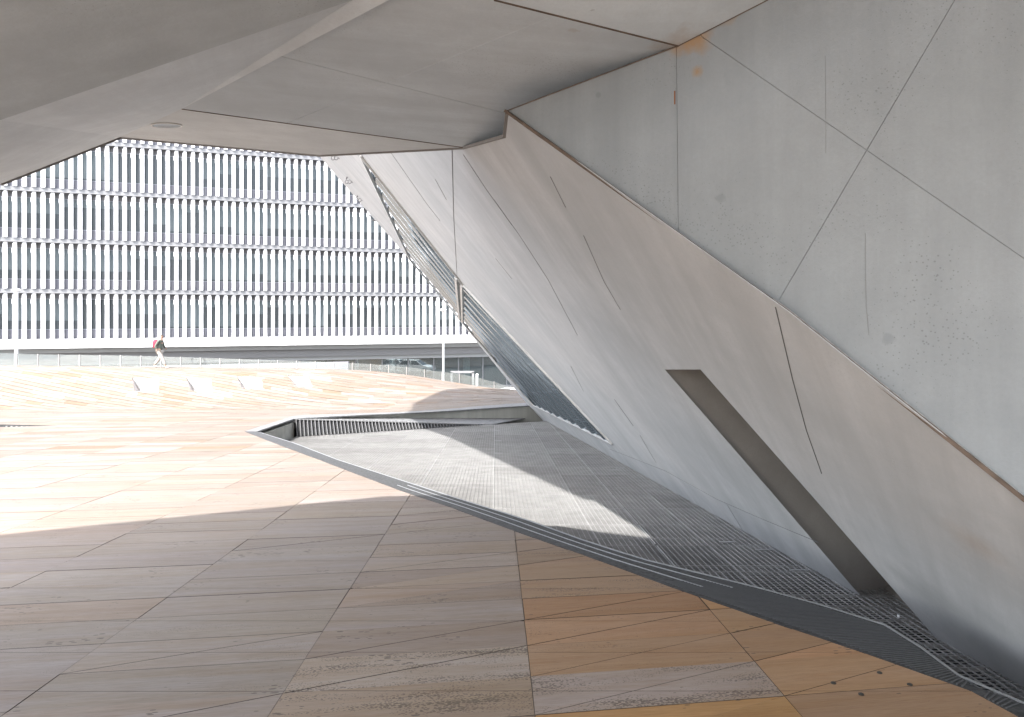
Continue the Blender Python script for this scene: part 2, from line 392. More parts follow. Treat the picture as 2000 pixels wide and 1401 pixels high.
# ---------------------------------------------------------------- plaza paving
plaza = empty('plaza', (0, 0, 0), kind='structure')
TA = math.tan(math.radians(8.8)); SK = -.0229
PW, PR = 1.205, .40
def plan(ci, r):                                        # (column coordinate, row coordinate) -> plan x, y
    X0 = .178 + ci * PW
    # Y = R + TA*X ; X = X0 + SK*Y
    R = 3.63 + r * PR
    Y = (R + TA * X0) / (1 - TA * SK); return (X0 + SK * Y, Y)
def inset(poly, d):
    poly = ccw(poly); n = len(poly); out = list(poly)
    for i in range(n):
        a, b = poly[i], poly[(i + 1) % n]; L = math.hypot(b[0] - a[0], b[1] - a[1])
        if L < 1e-6: continue
        nx, ny = -(b[1] - a[1]) / L * d, (b[0] - a[0]) / L * d
        out = clip2(out, (a[0] + nx, a[1] + ny), (b[0] + nx, b[1] + ny), True)
        if len(out) < 3: return []
    return out
def tint_for(cx, cy, ci, r):
    rnd = random.random
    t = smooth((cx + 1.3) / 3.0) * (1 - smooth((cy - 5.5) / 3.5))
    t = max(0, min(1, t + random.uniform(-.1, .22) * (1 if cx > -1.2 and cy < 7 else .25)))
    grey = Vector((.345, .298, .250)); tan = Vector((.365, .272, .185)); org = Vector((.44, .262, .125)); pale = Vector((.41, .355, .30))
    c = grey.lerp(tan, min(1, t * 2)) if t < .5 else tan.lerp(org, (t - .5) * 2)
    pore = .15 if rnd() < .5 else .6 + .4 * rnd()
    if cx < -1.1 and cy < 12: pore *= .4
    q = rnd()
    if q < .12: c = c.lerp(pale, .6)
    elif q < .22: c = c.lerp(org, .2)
    far = smooth((cy - 4.0) / 4.5)  # stone colour lowered where the sun falls, blended across the shadow edge
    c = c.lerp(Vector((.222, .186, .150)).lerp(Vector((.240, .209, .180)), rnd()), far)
    if cy > 12:
        q = rnd()
        if q < .25: c = c.lerp(Vector((.285, .255, .228)), .8)
        elif q < .45: c = c.lerp(Vector((.235, .165, .11)), rnd())
    if ci == 0 and r == -1: c = Vector((.44, .37, .30)); pore = .9
    if ci == 0 and r in (0, 1, 2): c = Vector((.45, .262, .13)).lerp(tan, .3 * r * rnd()); pore = .45
    if ci == 0 and r == -2: c = Vector((.47, .28, .12)); pore = .2
    if ci == 1 and r < 3: c = Vector((.50, .305, .145)).lerp(Vector((.44, .252, .125)), rnd()); pore = .25
    if (ci == 0 and r in (0, 1, 2)) or (ci == 1 and r < 3): c = c.lerp(tan, .55 * rnd())
    if ci == -1 and r in (0,): pore = .9
    k = random.uniform(.93, 1.07)
    if cy > 12: k *= .86; c = Vector((c.x, c.y * .985, c.z * .95))  # wave stone darkened again to offset its stronger sun
    elif cy < 6 and cx > -.9: k *= random.uniform(.88, 1.08)
    return (c.x * k, c.y * k * random.uniform(.985, 1.015), c.z * k, pore)
cells = []
YW = 28.6                                               # the wave starts here with its own oblique coursing
def wave_off(x):
    x = max(-34, x)
    return .10 * x if x > -4 else (-.4 - .55 * (x + 4) + .1 * (x + 4) * 0 if x < -9 else lerp(-.4, 2.35, smooth((-4 - x) / 5)) if False else -.4 + .055 * (x + 4) ** 2 if x > -9 else 0)
def wave_row(x):                                        # running height of a course at x
    if x > -4: return .10 * x
    if x > -9: return -.4 + .10 * (x + 4) + .05 * (x + 4) ** 2
    return -.4 - .5 + 1.25 - .40 * (x + 9)
def add_cell(pl, cx, cy, tn):
    parts = clip_pit(pl)
    for h in HOLES:
        nx = []
        for q in parts: nx += subtract_convex(q, h)
        parts = nx
    if parts: cells.append((cx, cy, tn, parts))
for ci in range(-30, 24):
    for r in range(-40, 98):
        a, b, c, d = plan(ci, r), plan(ci + 1, r), plan(ci + 1, r + 1), plan(ci, r + 1)
        cx, cy = (a[0] + c[0]) / 2, (a[1] + c[1]) / 2
        if cy > YW + 2 or cy < -14 or cx > 10 and cy < 25: continue
        if cx < -34 or cx > 24: continue
        diag = (random.random() < (.85 if ci >= -1 else .3 if ci == -2 else .12))
        polys = [[a, b, c, d]]
        if diag and cy < 14: polys = [[a, b, c], [a, c, d]]
        tn = None
        for pl in polys:
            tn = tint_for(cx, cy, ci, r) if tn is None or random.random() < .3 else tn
            pl = clip2(pl, (0, YW), (1, YW), False)
            if area2(pl) > 1e-4: add_cell(pl, cx, cy, tn)
for r in range(-8, 90):
    x = -36 + random.uniform(0, 1.2)
    while x < 24:
        w = random.choice((.9, 1.2, 1.5, 1.9)); y0 = YW - 12 + r * .34
        f = wave_row
        sk = -.25
        a, b, c, d = (x, y0 + f(x)), (x + w, y0 + f(x + w)), (x + w + sk * .34, y0 + f(x + w) + .34), (x + sk * .34, y0 + f(x) + .34)
        cx, cy = x + w / 2, (a[1] + c[1]) / 2
        if YW - 1 < cy < 45:
            pl = clip2([a, b, c, d], (0, YW), (1, YW), True)
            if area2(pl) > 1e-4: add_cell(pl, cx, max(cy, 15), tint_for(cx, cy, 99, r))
        x += w
mort = MB(); slabs = []
TH = .035
for cx, cy, tn, parts in cells:
    for q in parts:
        mort.poly([(p[0], p[1], ground(*p) - .012) for p in ccw(q)])
    g = .0042 if cy < 12 else .004
    qs = [inset(q, g) if len(parts) == 1 else q for q in parts]
    if len(parts) > 1:                                  # inset only the outer rim: shrink towards the joint lines
        qs = [inset(q, .0015) for q in parts]
    qs = [q for q in qs if len(q) > 2 and area2(q) > 2e-4]
    if qs: slabs.append((cx, cy, tn, qs))
mo = mort.build('mortar_bed', M['mortar'], plaza); mo['kind'] = 'structure'
def add_slab(mb, tn, qs):
    dz = random.uniform(-.0012, .0012)
    for q in qs:
        q = ccw(q); n = len(q); k = len(mb.v)
        mb.v += [(p[0], p[1], ground(*p) + dz) for p in q]
        mb.f.append(tuple(range(k, k + n)))
        if mb.c is None: mb.c = []
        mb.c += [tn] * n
        k2 = len(mb.v)                                  # grimy sides of the joint
        mb.v += [(p[0], p[1], ground(*p) + dz - .0005) for p in q] + [(p[0], p[1], ground(*p) - TH) for p in q]
        for i in range(n):
            j = (i + 1) % n; mb.f.append((k2 + i, k2 + n + i, k2 + n + j, k2 + j))
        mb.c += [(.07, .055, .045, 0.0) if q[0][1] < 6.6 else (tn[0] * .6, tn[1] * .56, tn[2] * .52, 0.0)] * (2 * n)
def in_view(s): return s[1] > 2.9 and -.76 * s[1] - .8 < s[0]
near = sorted([s for s in slabs if in_view(s)], key=lambda s: s[1])[:290]
ids = set(id(s) for s in near)
for s in near:
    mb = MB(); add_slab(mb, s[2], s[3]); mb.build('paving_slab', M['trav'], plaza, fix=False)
rest = MB()
for s in slabs:
    if id(s) not in ids: add_slab(rest, s[2], s[3])
ro = rest.build('far_paving', M['trav'], plaza, fix=False); ro['kind'] = 'stuff'

# four dark bolts in the orange slab, bottom right
for (bx, by), lab in zip(((1628, 1335), (1718, 1315), (1777, 1338), (1682, 1357)),
        ('dark round bolt head in orange slab, leftmost of the four', 'dark bolt head in orange slab, farthest of the four',
         'dark bolt head in orange slab, nearest the dark kerb', 'dark bolt head in orange slab, nearest the bottom edge')):
    p = plz(bx, by); mb = MB(); n = 14
    k = []
    mb.tube((p.x, p.y, p.z - .01), (p.x, p.y, p.z + .004), .013, .013, 16)
    mb.tube((p.x, p.y, p.z + .004), (p.x, p.y, p.z + .008), .009, .006, 16)
    tag(mb.build('floor_bolt', M['bolt']), lab, 'bolt', 'bolts in the orange slab')

# wider ground and street
mb = MB()
mb.poly([(-900, 45, STREET - .02), (900, 45, STREET - .02), (900, 1500, STREET - .02), (-900, 1500, STREET - .02)])
mb.poly([(-900, -900, -5.06), (900, -900, -5.06), (900, 45, -5.06), (-900, 45, -5.06)])
tag(mb.build('street', M['asphalt']), kind='structure')

# ---------------------------------------------------------------- niches
for i, (n, px) in enumerate(zip(NICHE, NPX)):
    a, b, c, d = n
    root = empty('wall_niche', ((a.x + b.x) / 2, (c.y + d.y) / 2, min(c.z, d.z)), 0,
                 ('white recessed niche in the stone wave, leftmost, below the walker', 'white recessed niche in the stone wave, second from the left',
                  'white recessed niche in the stone wave, third from the left', 'white recessed niche in the stone wave, rightmost of the four')[i], 'niche', 'white niches in the stone wave')
    q4 = P(*px[4], a.y + .1); q3 = P(px[2][0] - 1, px[2][1] + 1, b.y + .1)
    m1 = MB(); m1.prism([a, b, q3, q4], (0, .12, -.02)); m1.build('back_panel', M['niche'], root)
    m2 = MB(); m2.prism([a, q4 + Vector((0, 0, -.02)), d], (-.06, 0, 0)); m2.build('side_wall', M['nside'], root)
    m2 = MB(); m2.prism([b, c, q3], (.06, 0, 0)); m2.build('side_wall', M['nside'], root)
    m3 = MB(); m3.prism([d, c, q3, q4], (0, 0, -.05)); m3.build('niche_floor', M['niche'], root)

# left slot with grille
root = empty('sunken_grille', (-14, 18, ground(-14, 18)), 0, 'narrow dark drain slot with metal grille sunk in the paving at far left', 'drain')
mb = MB()
S = [(p[0], p[1], ground(*p)) for p in SLOTP]
for i in range(5):
    p, q = S[i], S[(i + 1) % 5]
    mb.poly([p, q, (q[0], q[1], q[2] - .5), (p[0], p[1], p[2] - .5)])
mb.poly([(p[0], p[1], p[2] - .5) for p in S]); mb.build('slot_lining', M['curb'], root)
for k in range(52):
    t = k / 51.0; a = Vector(S[4]).lerp(Vector(S[3]), t) if t < .8 else Vector(S[3]).lerp(Vector(S[2]), (t - .8) / .2)
    bmb = MB() if k == 0 else bmb
    bmb.box((a.x - .018, a.y - .06, a.z - .42), (a.x + .018, a.y - .03, a.z - .03))
bmb.build('grille', M['galv'], root)['kind'] = 'stuff'

# ---------------------------------------------------------------- kerb round the sunken grating
kerb = empty('kerb', (OUT[2][0], OUT[2][1], ground(*OUT[2])), 0, 'dark grey stone kerb edging the sunken grating along the paving', 'kerb')
def g3(p, dz=0.0): return Vector((p[0], p[1], ground(*p) + dz))
def resample(a, n):                                     # points at equal arc length
    L = [0]
    for p, q in zip(a, a[1:]): L.append(L[-1] + math.hypot(q[0] - p[0], q[1] - p[1]))
    out = []
    for i in range(n + 1):
        s = L[-1] * i / n
        for k in range(len(L) - 1):
            if s <= L[k + 1] + 1e-9:
                u = (s - L[k]) / max(1e-9, L[k + 1] - L[k]); out.append((lerp(a[k][0], a[k + 1][0], u), lerp(a[k][1], a[k + 1][1], u))); break
    return out
def at_y(a, y):
    for p, q in zip(a, a[1:]):
        if p[1] <= y <= q[1]:
            u = (y - p[1]) / max(1e-9, q[1] - p[1]); return (lerp(p[0], q[0], u), y)
    return a[-1] if y > a[-1][1] else a[0]
nst = 26
ends_o = resample(OUT, nst)
def partner(i):                                         # matching point on the inner edge, roughly across the strip
    p = ends_o[i]; return at_y(INN, min(p[1] - .10 + .05, INN[-1][1])) if i < nst else INN[-1]
ends_i = [partner(i) for i in range(nst + 1)]
brk = sorted(set([0.0, 1.0]))
for i in range(nst):
    a, b = ends_o[i], ends_o[i + 1]; c, d = ends_i[i + 1], ends_i[i]
    # follow the true outlines between the two ends
    oo = [a] + [p for p in OUT if a[1] + .02 < p[1] < b[1] - .02] + [b]
    ii = [c] + [p for p in reversed(INN) if d[1] + .02 < p[1] < c[1] - .02] + [d]
    ring = ccw(oo + ii); mb = MB(); z = .002
    ring2 = [(lerp(p[0], sum(q[0] for q in ring) / len(ring), .004), lerp(p[1], sum(q[1] for q in ring) / len(ring), .004)) for p in ring]
    mb.prism([g3(p, z) for p in ring2], (0, 0, -.22)); mb.build('kerb_stone', M['curb'], kerb)
# two slim rails let into the kerb, and the bright inner edge trim
for u, w in ((.36, .008), (.68, .008), (.985, .014)):
    mb = MB()
    pts = [Vector((lerp(o[0], i_[0], u), lerp(o[1], i_[1], u), 0)) for o, i_ in ((at_y(OUT, y), at_y(INN, y - .05)) for y in [3.0 + .35 * k for k in range(39)])]
    pts = [Vector((p.x, p.y, ground(p.x, p.y) + .004)) for p in pts]
    if u > .9 or True:
        for p, q in zip(pts, pts[1:]):
            if u < .9 and (q.y > 9.6 or p.y < 4.8): continue
            mb.bar(p, q, w, .006)
    mb.build('kerb_rail', M['curb_metal'], kerb)
# cross ribs on the near kerb
mb = MB()
y = 3.3
while y < 5.2:
    o, i_ = at_y(OUT, y), at_y(INN, y + .06)
    if abs(i_[0] - o[0]) > .06:
        a, b = g3((lerp(o[0], i_[0], .08), lerp(o[1], i_[1], .08)), .004), g3((lerp(o[0], i_[0], .9), lerp(o[1], i_[1], .9)), .004)
        mb.bar(a, b, .006, .005)
    y += .022
mb.build('kerb_ribs', plain('kerb_rib_stone', (.085, .087, .09), .5), kerb)['kind'] = 'stuff'
# far kerb: left return and long coping
for a, b, c, d, nn in ((OUT[-1], K1o, K1i, INN[-1], 4), (K1o, K2o, (K2i[0] + 1.1, K2i[1] + .95), K1i, 9)):
    for i in range(nn):
        u, v = i / nn, (i + .995) / nn
        q = [(lerp(a[0], b[0], u), lerp(a[1], b[1], u)), (lerp(a[0], b[0], v), lerp(a[1], b[1], v)), (lerp(d[0], c[0], v), lerp(d[1], c[1], v)), (lerp(d[0], c[0], u), lerp(d[1], c[1], u))]
        mb = MB(); mb.prism([g3(p, .003) for p in q], (0, 0, -.035)); mb.build('kerb_stone', M['coping'], kerb)

# ---------------------------------------------------------------- sunken grating
DR = .45
def gz(p, dz=0.0): return Vector((p[0], p[1], -SL * p[1] - DR + dz))
gB = xy(plz(960, 829.5, DR)); gC = xy(plz(577, 854, DR))
FOOT1, FOOT2 = plz(1062, 820, DR), plz(1700, 1175, DR)
fx = lambda y: lerp(FOOT2.x, FOOT1.x, (y - FOOT2.y) / (FOOT1.y - FOOT2.y))
wb = (K2i[0], K2i[1])
GREG = [(2.95, 1.5)] + [(p[0], p[1]) for p in INN[1:]] + [gC, gB, wb, (fx(26.6) + .1, 26.6), (fx(6) + .9, 6.0), (4.0, 1.5)]
# convex-ish strips: build panels by clipping against the strips of the region
def clip_region(poly):
    """Part of a small convex plan polygon inside the grating region."""
    lb = [(INN[0][0], 1.0)] + INN + [gC]
    out = []
    for a, b in zip(lb, lb[1:]):
        if b[1] - a[1] < 1e-6: continue
        s = clip2(clip2(poly, (0, a[1]), (1, a[1]), True), (0, b[1]), (1, b[1]), False)
        if area2(s) < 1e-5: continue
        s = clip2(s, a, b, False)
        if area2(s) > 1e-5: out.append(s)
    s = clip2(poly, (0, gC[1]), (1, gC[1]), True)
    if area2(s) > 1e-5:
        s = clip2(clip2(s, gC, gB, False) if True else s, (0, gC[1]), (1, gC[1]), True)
        if area2(s) > 1e-5: out.append(s)
    res = []
    for s in out:
        s = clip2(s, (fx(6) + .7, 6.0), (fx(26) + .7, 26.0), True)
        if area2(s) > 1e-4: res.append(s)
    return res
def chords(poly, a, d, lo, hi, step, phase=0.0):
    """Segments of the lines (offset k*step along normal of d) inside a convex polygon."""
    nx, ny = -d[1], d[0]
    k = math.ceil((lo - phase) / step)
    while k * step + phase < hi:
        o = k * step + phase; t0, t1 = -1e9, 1e9; ok = True
        px, py = a[0] + nx * o, a[1] + ny * o
        P_ = ccw(poly); n = len(P_)
        for i in range(n):
            p, q = P_[i], P_[(i + 1) % n]; ex, ey = q[0] - p[0], q[1] - p[1]
            den = ex * d[1] - ey * d[0]; num = ex * (py - p[1]) - ey * (px - p[0])
            if abs(den) < 1e-9:
                if num < 0: ok = False; break
                continue
            t = -num / den
            if den > 0: t0 = max(t0, t)
            else: t1 = min(t1, t)
        if ok and t1 - t0 > .01:
            yield (px + d[0] * t0, py + d[1] * t0), (px + d[0] * t1, py + d[1] * t1)
        k += 1
grating = empty('sunken_grating', (0.0, 10.0, -SL * 10 - DR), 0, 'galvanised steel walkway grating sunk below the paving beside the leaning wall', 'grating')
dl = Vector((SK, 1)).normalized(); dlx = (dl.x, dl.y)
LSTEP, CSTEP = .0602, .048
for ci in range(-8, 5):
    X0 = -.03 + ci * PW
    for rj in range(1, 26):
        y0, y1 = rj * 1.0, rj * 1.0 + 1.0
        cell = [(X0 + SK * y0, y0), (X0 + PW + SK * y0, y0), (X0 + PW + SK * y1, y1), (X0 + SK * y1, y1)]
        reg = clip_region(ccw(cell))
        if not reg: continue
        mb = MB()
        for s in reg:
            s = ccw(s); s = inset(s, .003)
            if len(s) < 3: continue
            pr = [(p[0] - X0) * -dlx[1] + p[1] * dlx[0] for p in s]   # offsets along normal of dl through (X0,0)
            for a, b in chords(s, (X0, 0), dlx, min(pr), max(pr), LSTEP, .0):
                mb.bar(gz(a, -.004), gz(b, -.004), .0036, .011)
            pc = [p[1] for p in s]
            for a, b in chords(s, (0, 0), (1, 0), min(pc), max(pc), CSTEP, .01):
                mb.bar(gz(a, -.007), gz(b, -.007), .003, .009)
            for i in range(len(s)):
                p, q = s[i], s[(i + 1) % len(s)]
                mb.bar(gz(p, -.008), gz(q, -.008), .007, .022)
        if mb.v: mb.build('grating_panel', M['galv'] if random.random() < .6 else M['galv2'], grating)
# bright joint cover beside the foot of the wall and small clips
mb = MB()
for y0 in range(4, 24):
    x0, x1 = 1.205 - .03 + PW * .0 + SK * y0, 1.205 - .03 + SK * (y0 + 1)
    mb.bar(gz((x0 + .62, y0 + .05), .004), gz((x1 + .62, y0 + .98), .004), .012, .006)
mb.build('joint_cover', M['galv_l'], grating)['kind'] = 'stuff'
for px_ in ((1200, 919), (1212, 915), (1492, 1075), (970, 842), (972, 862), (974, 886), (1040, 842), (1038, 888), (1560, 1115), (1420, 1060)):
    p = plz(px_[0], px_[1], DR); mb = MB(); mb.bar((p.x - .09, p.y, p.z + .008), (p.x + .09, p.y, p.z + .008), .03, .008); mb.build('clip', M['galv_l'], grating)
# pit lining
pitl = MB()
pitl.poly([(-8, 1, -SL * 1 - DR - .4), (6, 1, -SL * 1 - DR - .4), (6, 28, -SL * 28 - DR - .4), (-8, 28, -SL * 28 - DR - .4)])
pl = pitl.build('pit_floor', M['pit'], grating)
conc_dark = concrete('stained_concrete', (.55, .54, .49), (0, 0, 1), warm=(.30, .29, .25), streak=.7, bumpy=.4, seed=3.0)
retain = empty('retaining_wall', (-1, 24, -SL * 24 - DR), 0, 'low stained concrete retaining wall behind the grating under the paving edge', 'wall')
nb = MB()
for a, b in zip(INN, INN[1:]):
    nb.poly([g3(a, -.02), g3(b, -.02), g3(b, -.95), g3(a, -.95)])
nb.build('near_wall', conc_dark, retain)
mb = MB(); mb.prism([g3(INN[-1], -.10), g3(K1i, -.10), gz((gC[0] - .05, gC[1]), -.3), gz(INN[-1], -.3)], (-.15, 0, 0)); mb.build('left_wall', conc_dark, retain)
K1L = xy(plz(600, 815.5)); K2e = (K2i[0] + 1.1, K2i[1] + .95)
mb = MB(); mb.prism([g3(K1L, -.034), g3(K2e, -.034), gz(K2e, -.3), gz(K1L, -.3)], (-.05, .12, 0)); mb.build('back_wall', conc_dark, retain)
mb = MB(); mb.prism([g3(K1i, -.004), g3(K1L, -.012), gz(K2i, .004), gz(gB, .006)], (0, 0, -.03)); mb.build('ledge', M['coping'], retain)
grl = empty('wall_grille', (gC[0], gC[1], -SL * gC[1] - DR), 0, 'triangular grille of upright steel bars on the far side of the pit', 'grille')
gt, gb_, ga = g3(K1i, -.012), gz(gB, 0), gz(gC, 0)
mb = MB(); mb.prism([gt + Vector((0, .12, 0)), gb_ + Vector((0, .12, 0)), ga + Vector((0, .12, 0))], (0, .05, 0)); mb.build('back_sheet', M['curb'], grl)
ng = 60
for k in range(ng):
    u = (k + .5) / ng; top = gt.lerp(gb_, u); bot = ga.lerp(gb_, u)
    if (top - bot).length < .03: continue
    mb = MB(); mb.bar(bot, top, .022, .03, Vector((0, 1, 0))); mb.build('bar', M['grille'], grl)
mb = MB(); mb.bar(gt, gb_, .04, .03); mb.build('top_rail', M['galv_l'], grl)
# white litter speck on the grating
p = plz(1755, 1206, DR)
mb = MB(); mb.box((p.x - .004, p.y - .01, p.z), (p.x + .006, p.y + .012, p.z + .02)); tag(mb.build('paper_scrap', M['white']), 'tiny white scrap lying on the dark grating', 'litter')

# ---------------------------------------------------------------- concrete hall
Dd_Y = 5.7
mW = .932
WN = Vector((1, .101 + mW * SL, mW)); Wd = 3.69 - mW * DR
WNn = WN.normalized()
def W2(x, y): return hit(x, y, WN, Wd)
Dd = W2(905, 288); Gp = W2(985, 265); H = W2(990, 218)
A = P(0, 360, 5.55); B = P(235, 268, 6.22); C_ = P(625, 303, 6.42)
AB = (A - B); Aext = A + AB * 3.0
nS4 = (C_ - B).cross(Dd - C_); V = hit(355, 213, nS4, nS4.dot(B))
Q0 = P(0, 235, 3.2); Q1 = P(690, 0, 3.2); Qx = Q0 + (Q0 - Q1) * 1.6
Kp = W2(2000, 975)
hk = (Kp - H); w1n = Vector((-hk.y, hk.x, 0)); w1n = Vector((hk.y, -hk.x, 0)) if w1n.y > 0 else w1n
w1n.normalize()                                        # faces the camera side
w1d = w1n.dot(H)
def W1(x, y): return hit(x, y, w1n, w1d)
I = W1(1325, 90); Nn = W1(1500, 0); I2 = I + (Nn - I) * 7
M0 = P(965, 0, 3.0 and 3.1); Mext = I + (M0 - I) * 3.2
R0 = P(760, 0, 3.15); Rext = V + (R0 - V) * 1.9
hall = empty('concert_hall', (3.0, 8.0, -1.2), 0, 'angular raw concrete building overhanging the plaza with a leaning wall and folded soffits', 'building')
rust_pts = [(W1(1340, 78), .10), (I + (Nn - I) * .22, .10), (W1(1425, 25), .07), (W1(1362, 140), .035), (I + Vector((-.06, -.02, 0)), .07)]
spot_pts = [(W1(1408, 387), .026), (W1(1168, 186), .018), (W1(1733, 664), .03)]
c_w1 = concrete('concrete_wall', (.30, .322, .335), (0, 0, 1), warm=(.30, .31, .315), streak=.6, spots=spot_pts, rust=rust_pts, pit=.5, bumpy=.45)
gd = (W2(1215, 905) - W2(740, 300)).normalized()
c_w2 = concrete('concrete_leaning_wall', (.52, .53, .54), gd, warm=(.52, .495, .48), streak=.6, pit=.25, seed=5.0, rust=[(W2(1900, 1060), .22)], rust_amt=.25, foot_shade=[(W2(1960, 1290), .75), (W2(1840, 1190), .4), (W2(1650, 1130), .3), (W2(2060, 1180), .6)])  # last list darkens the lower right foot in place of shade
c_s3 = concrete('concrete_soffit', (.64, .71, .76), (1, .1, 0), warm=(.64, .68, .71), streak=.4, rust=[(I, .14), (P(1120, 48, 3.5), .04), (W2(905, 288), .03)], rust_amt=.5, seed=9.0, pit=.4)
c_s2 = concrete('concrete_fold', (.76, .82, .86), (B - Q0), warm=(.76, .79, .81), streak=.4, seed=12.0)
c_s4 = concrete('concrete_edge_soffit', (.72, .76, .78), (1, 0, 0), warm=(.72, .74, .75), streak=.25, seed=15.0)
def slab(name, pts, vec, mat, holes=(), root=hall):
    mb = MB(); mb.prism(pts, vec, holes); return mb.build(name, mat, root)
UP = Vector((0, 0, .28))
# upper left soffit (near), fold, central soffit, right soffit, front edge soffit
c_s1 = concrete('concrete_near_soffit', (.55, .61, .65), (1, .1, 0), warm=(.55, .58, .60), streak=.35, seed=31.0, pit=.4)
slab('near_soffit', [Q0, Q1, Rext * .0 + Vector((-.35, -2.5, 3.7))], (0, 0, .3), c_s1)
slab('near_soffit', [Q0, Vector((-.35, -2.5, 3.7)), Vector((-6.5, -2.8, 3.2))], (0, 0, .3), c_s1)
slab('near_soffit', [Q0, Vector((-6.5, -2.8, 3.2)), Qx], (0, 0, .3), c_s1)
#slab('rear_soffit', [Vector((-6.5, -2.8, 3.2)), Vector((-.35, -2.5, 3.7)), Vector((4.0, -1.5, 4.0)), Vector((6, -12, 5.0)), Vector((-7, -12, 4.2))], (0, 0, .3), c_s1)
for tri in ((A, B, Q0), (B, V, Q0), (V, Q1, Q0), (V, R0, Q1), (A, Q0, Qx), (A, Qx, Aext), (R0, Vector((-.35, -2.5, 3.7)), Q1)):
    slab('folded_soffit', list(tri), (-.18, -.2, .28), c_s2)
# central soffit, cut along its cast joints
def tri_fan(name, pts, mat, vec=(0, 0, .28)):
    for i in range(1, len(pts) - 1): slab(name, [pts[0], pts[i], pts[i + 1]], vec, mat)
nS3 = (Dd - V).cross(I - V)
def S3(x, y): return hit(x, y, nS3, nS3.dot(V))
s3px = [(355, 213), (905, 288), (985, 265), (990, 218), (1325, 90), (965, 0), (880, -21.6), (700, -60), (640, -30), (560, 45)]
s3px = [(355, 213), (905, 288), (985, 265), (990, 218), (1325, 90), (965, 0), (600, -91), (700, 30)]
pieces = split_lines([(355, 213), (905, 288), (985, 265), (990, 218), (1325, 90), (965, 0), (700, -66), (560, 60)],
                     [((460, 88), (990, 222)), ((600, 225), (1010, 60))], 1.0)
S3M = {'355,213': V, '905,288': Dd, '985,265': Gp, '990,218': H, '1325,90': I, '965,0': M0}
def s3map(p): return S3(*p)
for pc in pieces: slab('central_soffit', [s3map(p) for p in pc], (-.14, -.155, .25), c_s3)
slab('rear_soffit', [Vector((-.35, -2.5, 3.73)), Vector((6.0, -4.0, 4.4)), Vector((7, 2, 4.6)), Vector((.9, 3.2, 3.6))], (0, 0, .3), c_s3)
hv = Vector((1.5, 1.2, .6))
slab('leak_cover', [S3(905, 288), S3(985, 265), S3(985, 265) + hv, S3(905, 288) + hv], (0, 0, .2), c_s3)  # hidden strips added to stop sky light leaking past the soffit edge
slab('leak_cover', [S3(985, 265), S3(990, 218), S3(990, 218) + hv, S3(985, 265) + hv], (0, 0, .2), c_s3)
slab('joint_backing', [s3map(p) + Vector((0, 0, .02)) for p in ((400, 205), (900, 270), (980, 240), (1290, 95), (970, 20), (760, -20))], (0, 0, .02), M['dark'])
# closing strips where the fold meets the central soffit
slab('folded_soffit', [V, S3(700, -66), Q1], (0, 0, .3), c_s2)
slab('folded_soffit', [V, S3(560, 60), R0], (0, 0, .3), c_s3)
M0s = S3(965, 0)
MX = I + (M0s - I) * 3.0
slab('right_soffit', [I, M0s, Nn], (0, 0, .25), c_s3)
slab('right_soffit', [M0s, MX, I2, Nn], (0, 0, .25), c_s3)
slab('overhead_soffit', [S3(965, 0) + Vector((0, 0, .04)), S3(700, -66) + Vector((0, 0, .04)), Vector((-.35, -2.5, 3.75)), MX], (0, 0, .25), c_s3)
# edge soffit with its rounded slot
hole = []
for k in range(20):
    g = 2 * math.pi * k / 20; hole.append(hit(325 + 30 * math.cos(g), 244 + 4.6 * math.sin(g) + .02 * (30 * math.cos(g)), nS4, nS4.dot(B)))
slab('edge_soffit', [B, V, Dd, C_], (-.02, -.02, .03), c_s4, [hole])
mb = MB()
for k in range(20): mb.bar(hole[k], hole[(k + 1) % 20], .008, .02)
mb.build('slot_trim', M['alu'], hall)
# thin drip edge under the canopy rim
for a, b in ((A, B), (B, C_), (C_, Dd), (Dd, Gp), (Gp, H)):
    mb = MB(); mb.bar(a + Vector((0, .012, -.002)), b + Vector((0, .012, -.002)), .02, .02); mb.build('drip_edge', plain('drip_edge_grey', (.22, .21, .20), .8) if 'drip_edge_grey' not in bpy.data.materials else bpy.data.materials['drip_edge_grey'], hall)
# far fascia closing the canopy above its rim so no light leaks into the roof
slab('rim_wall', [A + Vector((-.1, -.1, .1)), B + Vector((-.1, -.1, .1)), B + Vector((-2.9, -3.2, 4.7)), A + Vector((-3.2, -3.5, 5.2))], (0, -.1, 0), c_s4)
#slab('rim_wall', [Dd, Gp + UP, Gp + Vector((0, 0, 5)), Dd + Vector((-.3, -.6, 5))], (0, .1, 0), c_s4)
# right wall, cut along its cast joints
w1px = [(990, 218), (1325, 90), (1500, 0), (1890, -200), (2900, -560), (2900, 1690), (2000, 975), (1540, 609)]
LA = ((1375, 75), (2000, 505)); LB = ((1865, 0), (1525, 580)); LC = ((1321, 90), (1325, 460))
base = split_lines(w1px, [LA, LB], 1.0)
final = []
for pc in base:
    cx = sum(p[0] for p in pc) / len(pc)
    final += split_lines(pc, [LC], .8) if min(p[0] for p in pc) < 1100 else [pc]
w1f = w1n                                               # normal facing the camera
back = -w1n * .3
if w1n.dot(Vector((0, 0, EYE)) - H) < 0: back = w1n * .3
for pc in final: slab('wall_panel', [W1(*p) for p in pc], back, c_w1)
slab('wall_backing', [W1(*p) + back.normalized() * .012 for p in ((1010, 225), (1325, 100), (1500, 10), (2700, -300), (2700, 1480), (2000, 960), (1540, 600))], back * .2, plain('joint_backing_grey', (.22, .215, .21), .9))  # grey backing that shows through the cast joints
def strip(mapf, pts, w, mat, nrm, name, h=.004):
    mb = MB()
    q = [mapf(*p) + nrm * .001 for p in pts]
    for a, b in zip(q, q[1:]): mb.bar(a, b, w, h, nrm)
    return mb.build(name, mat, hall)
nf = -back.normalized()
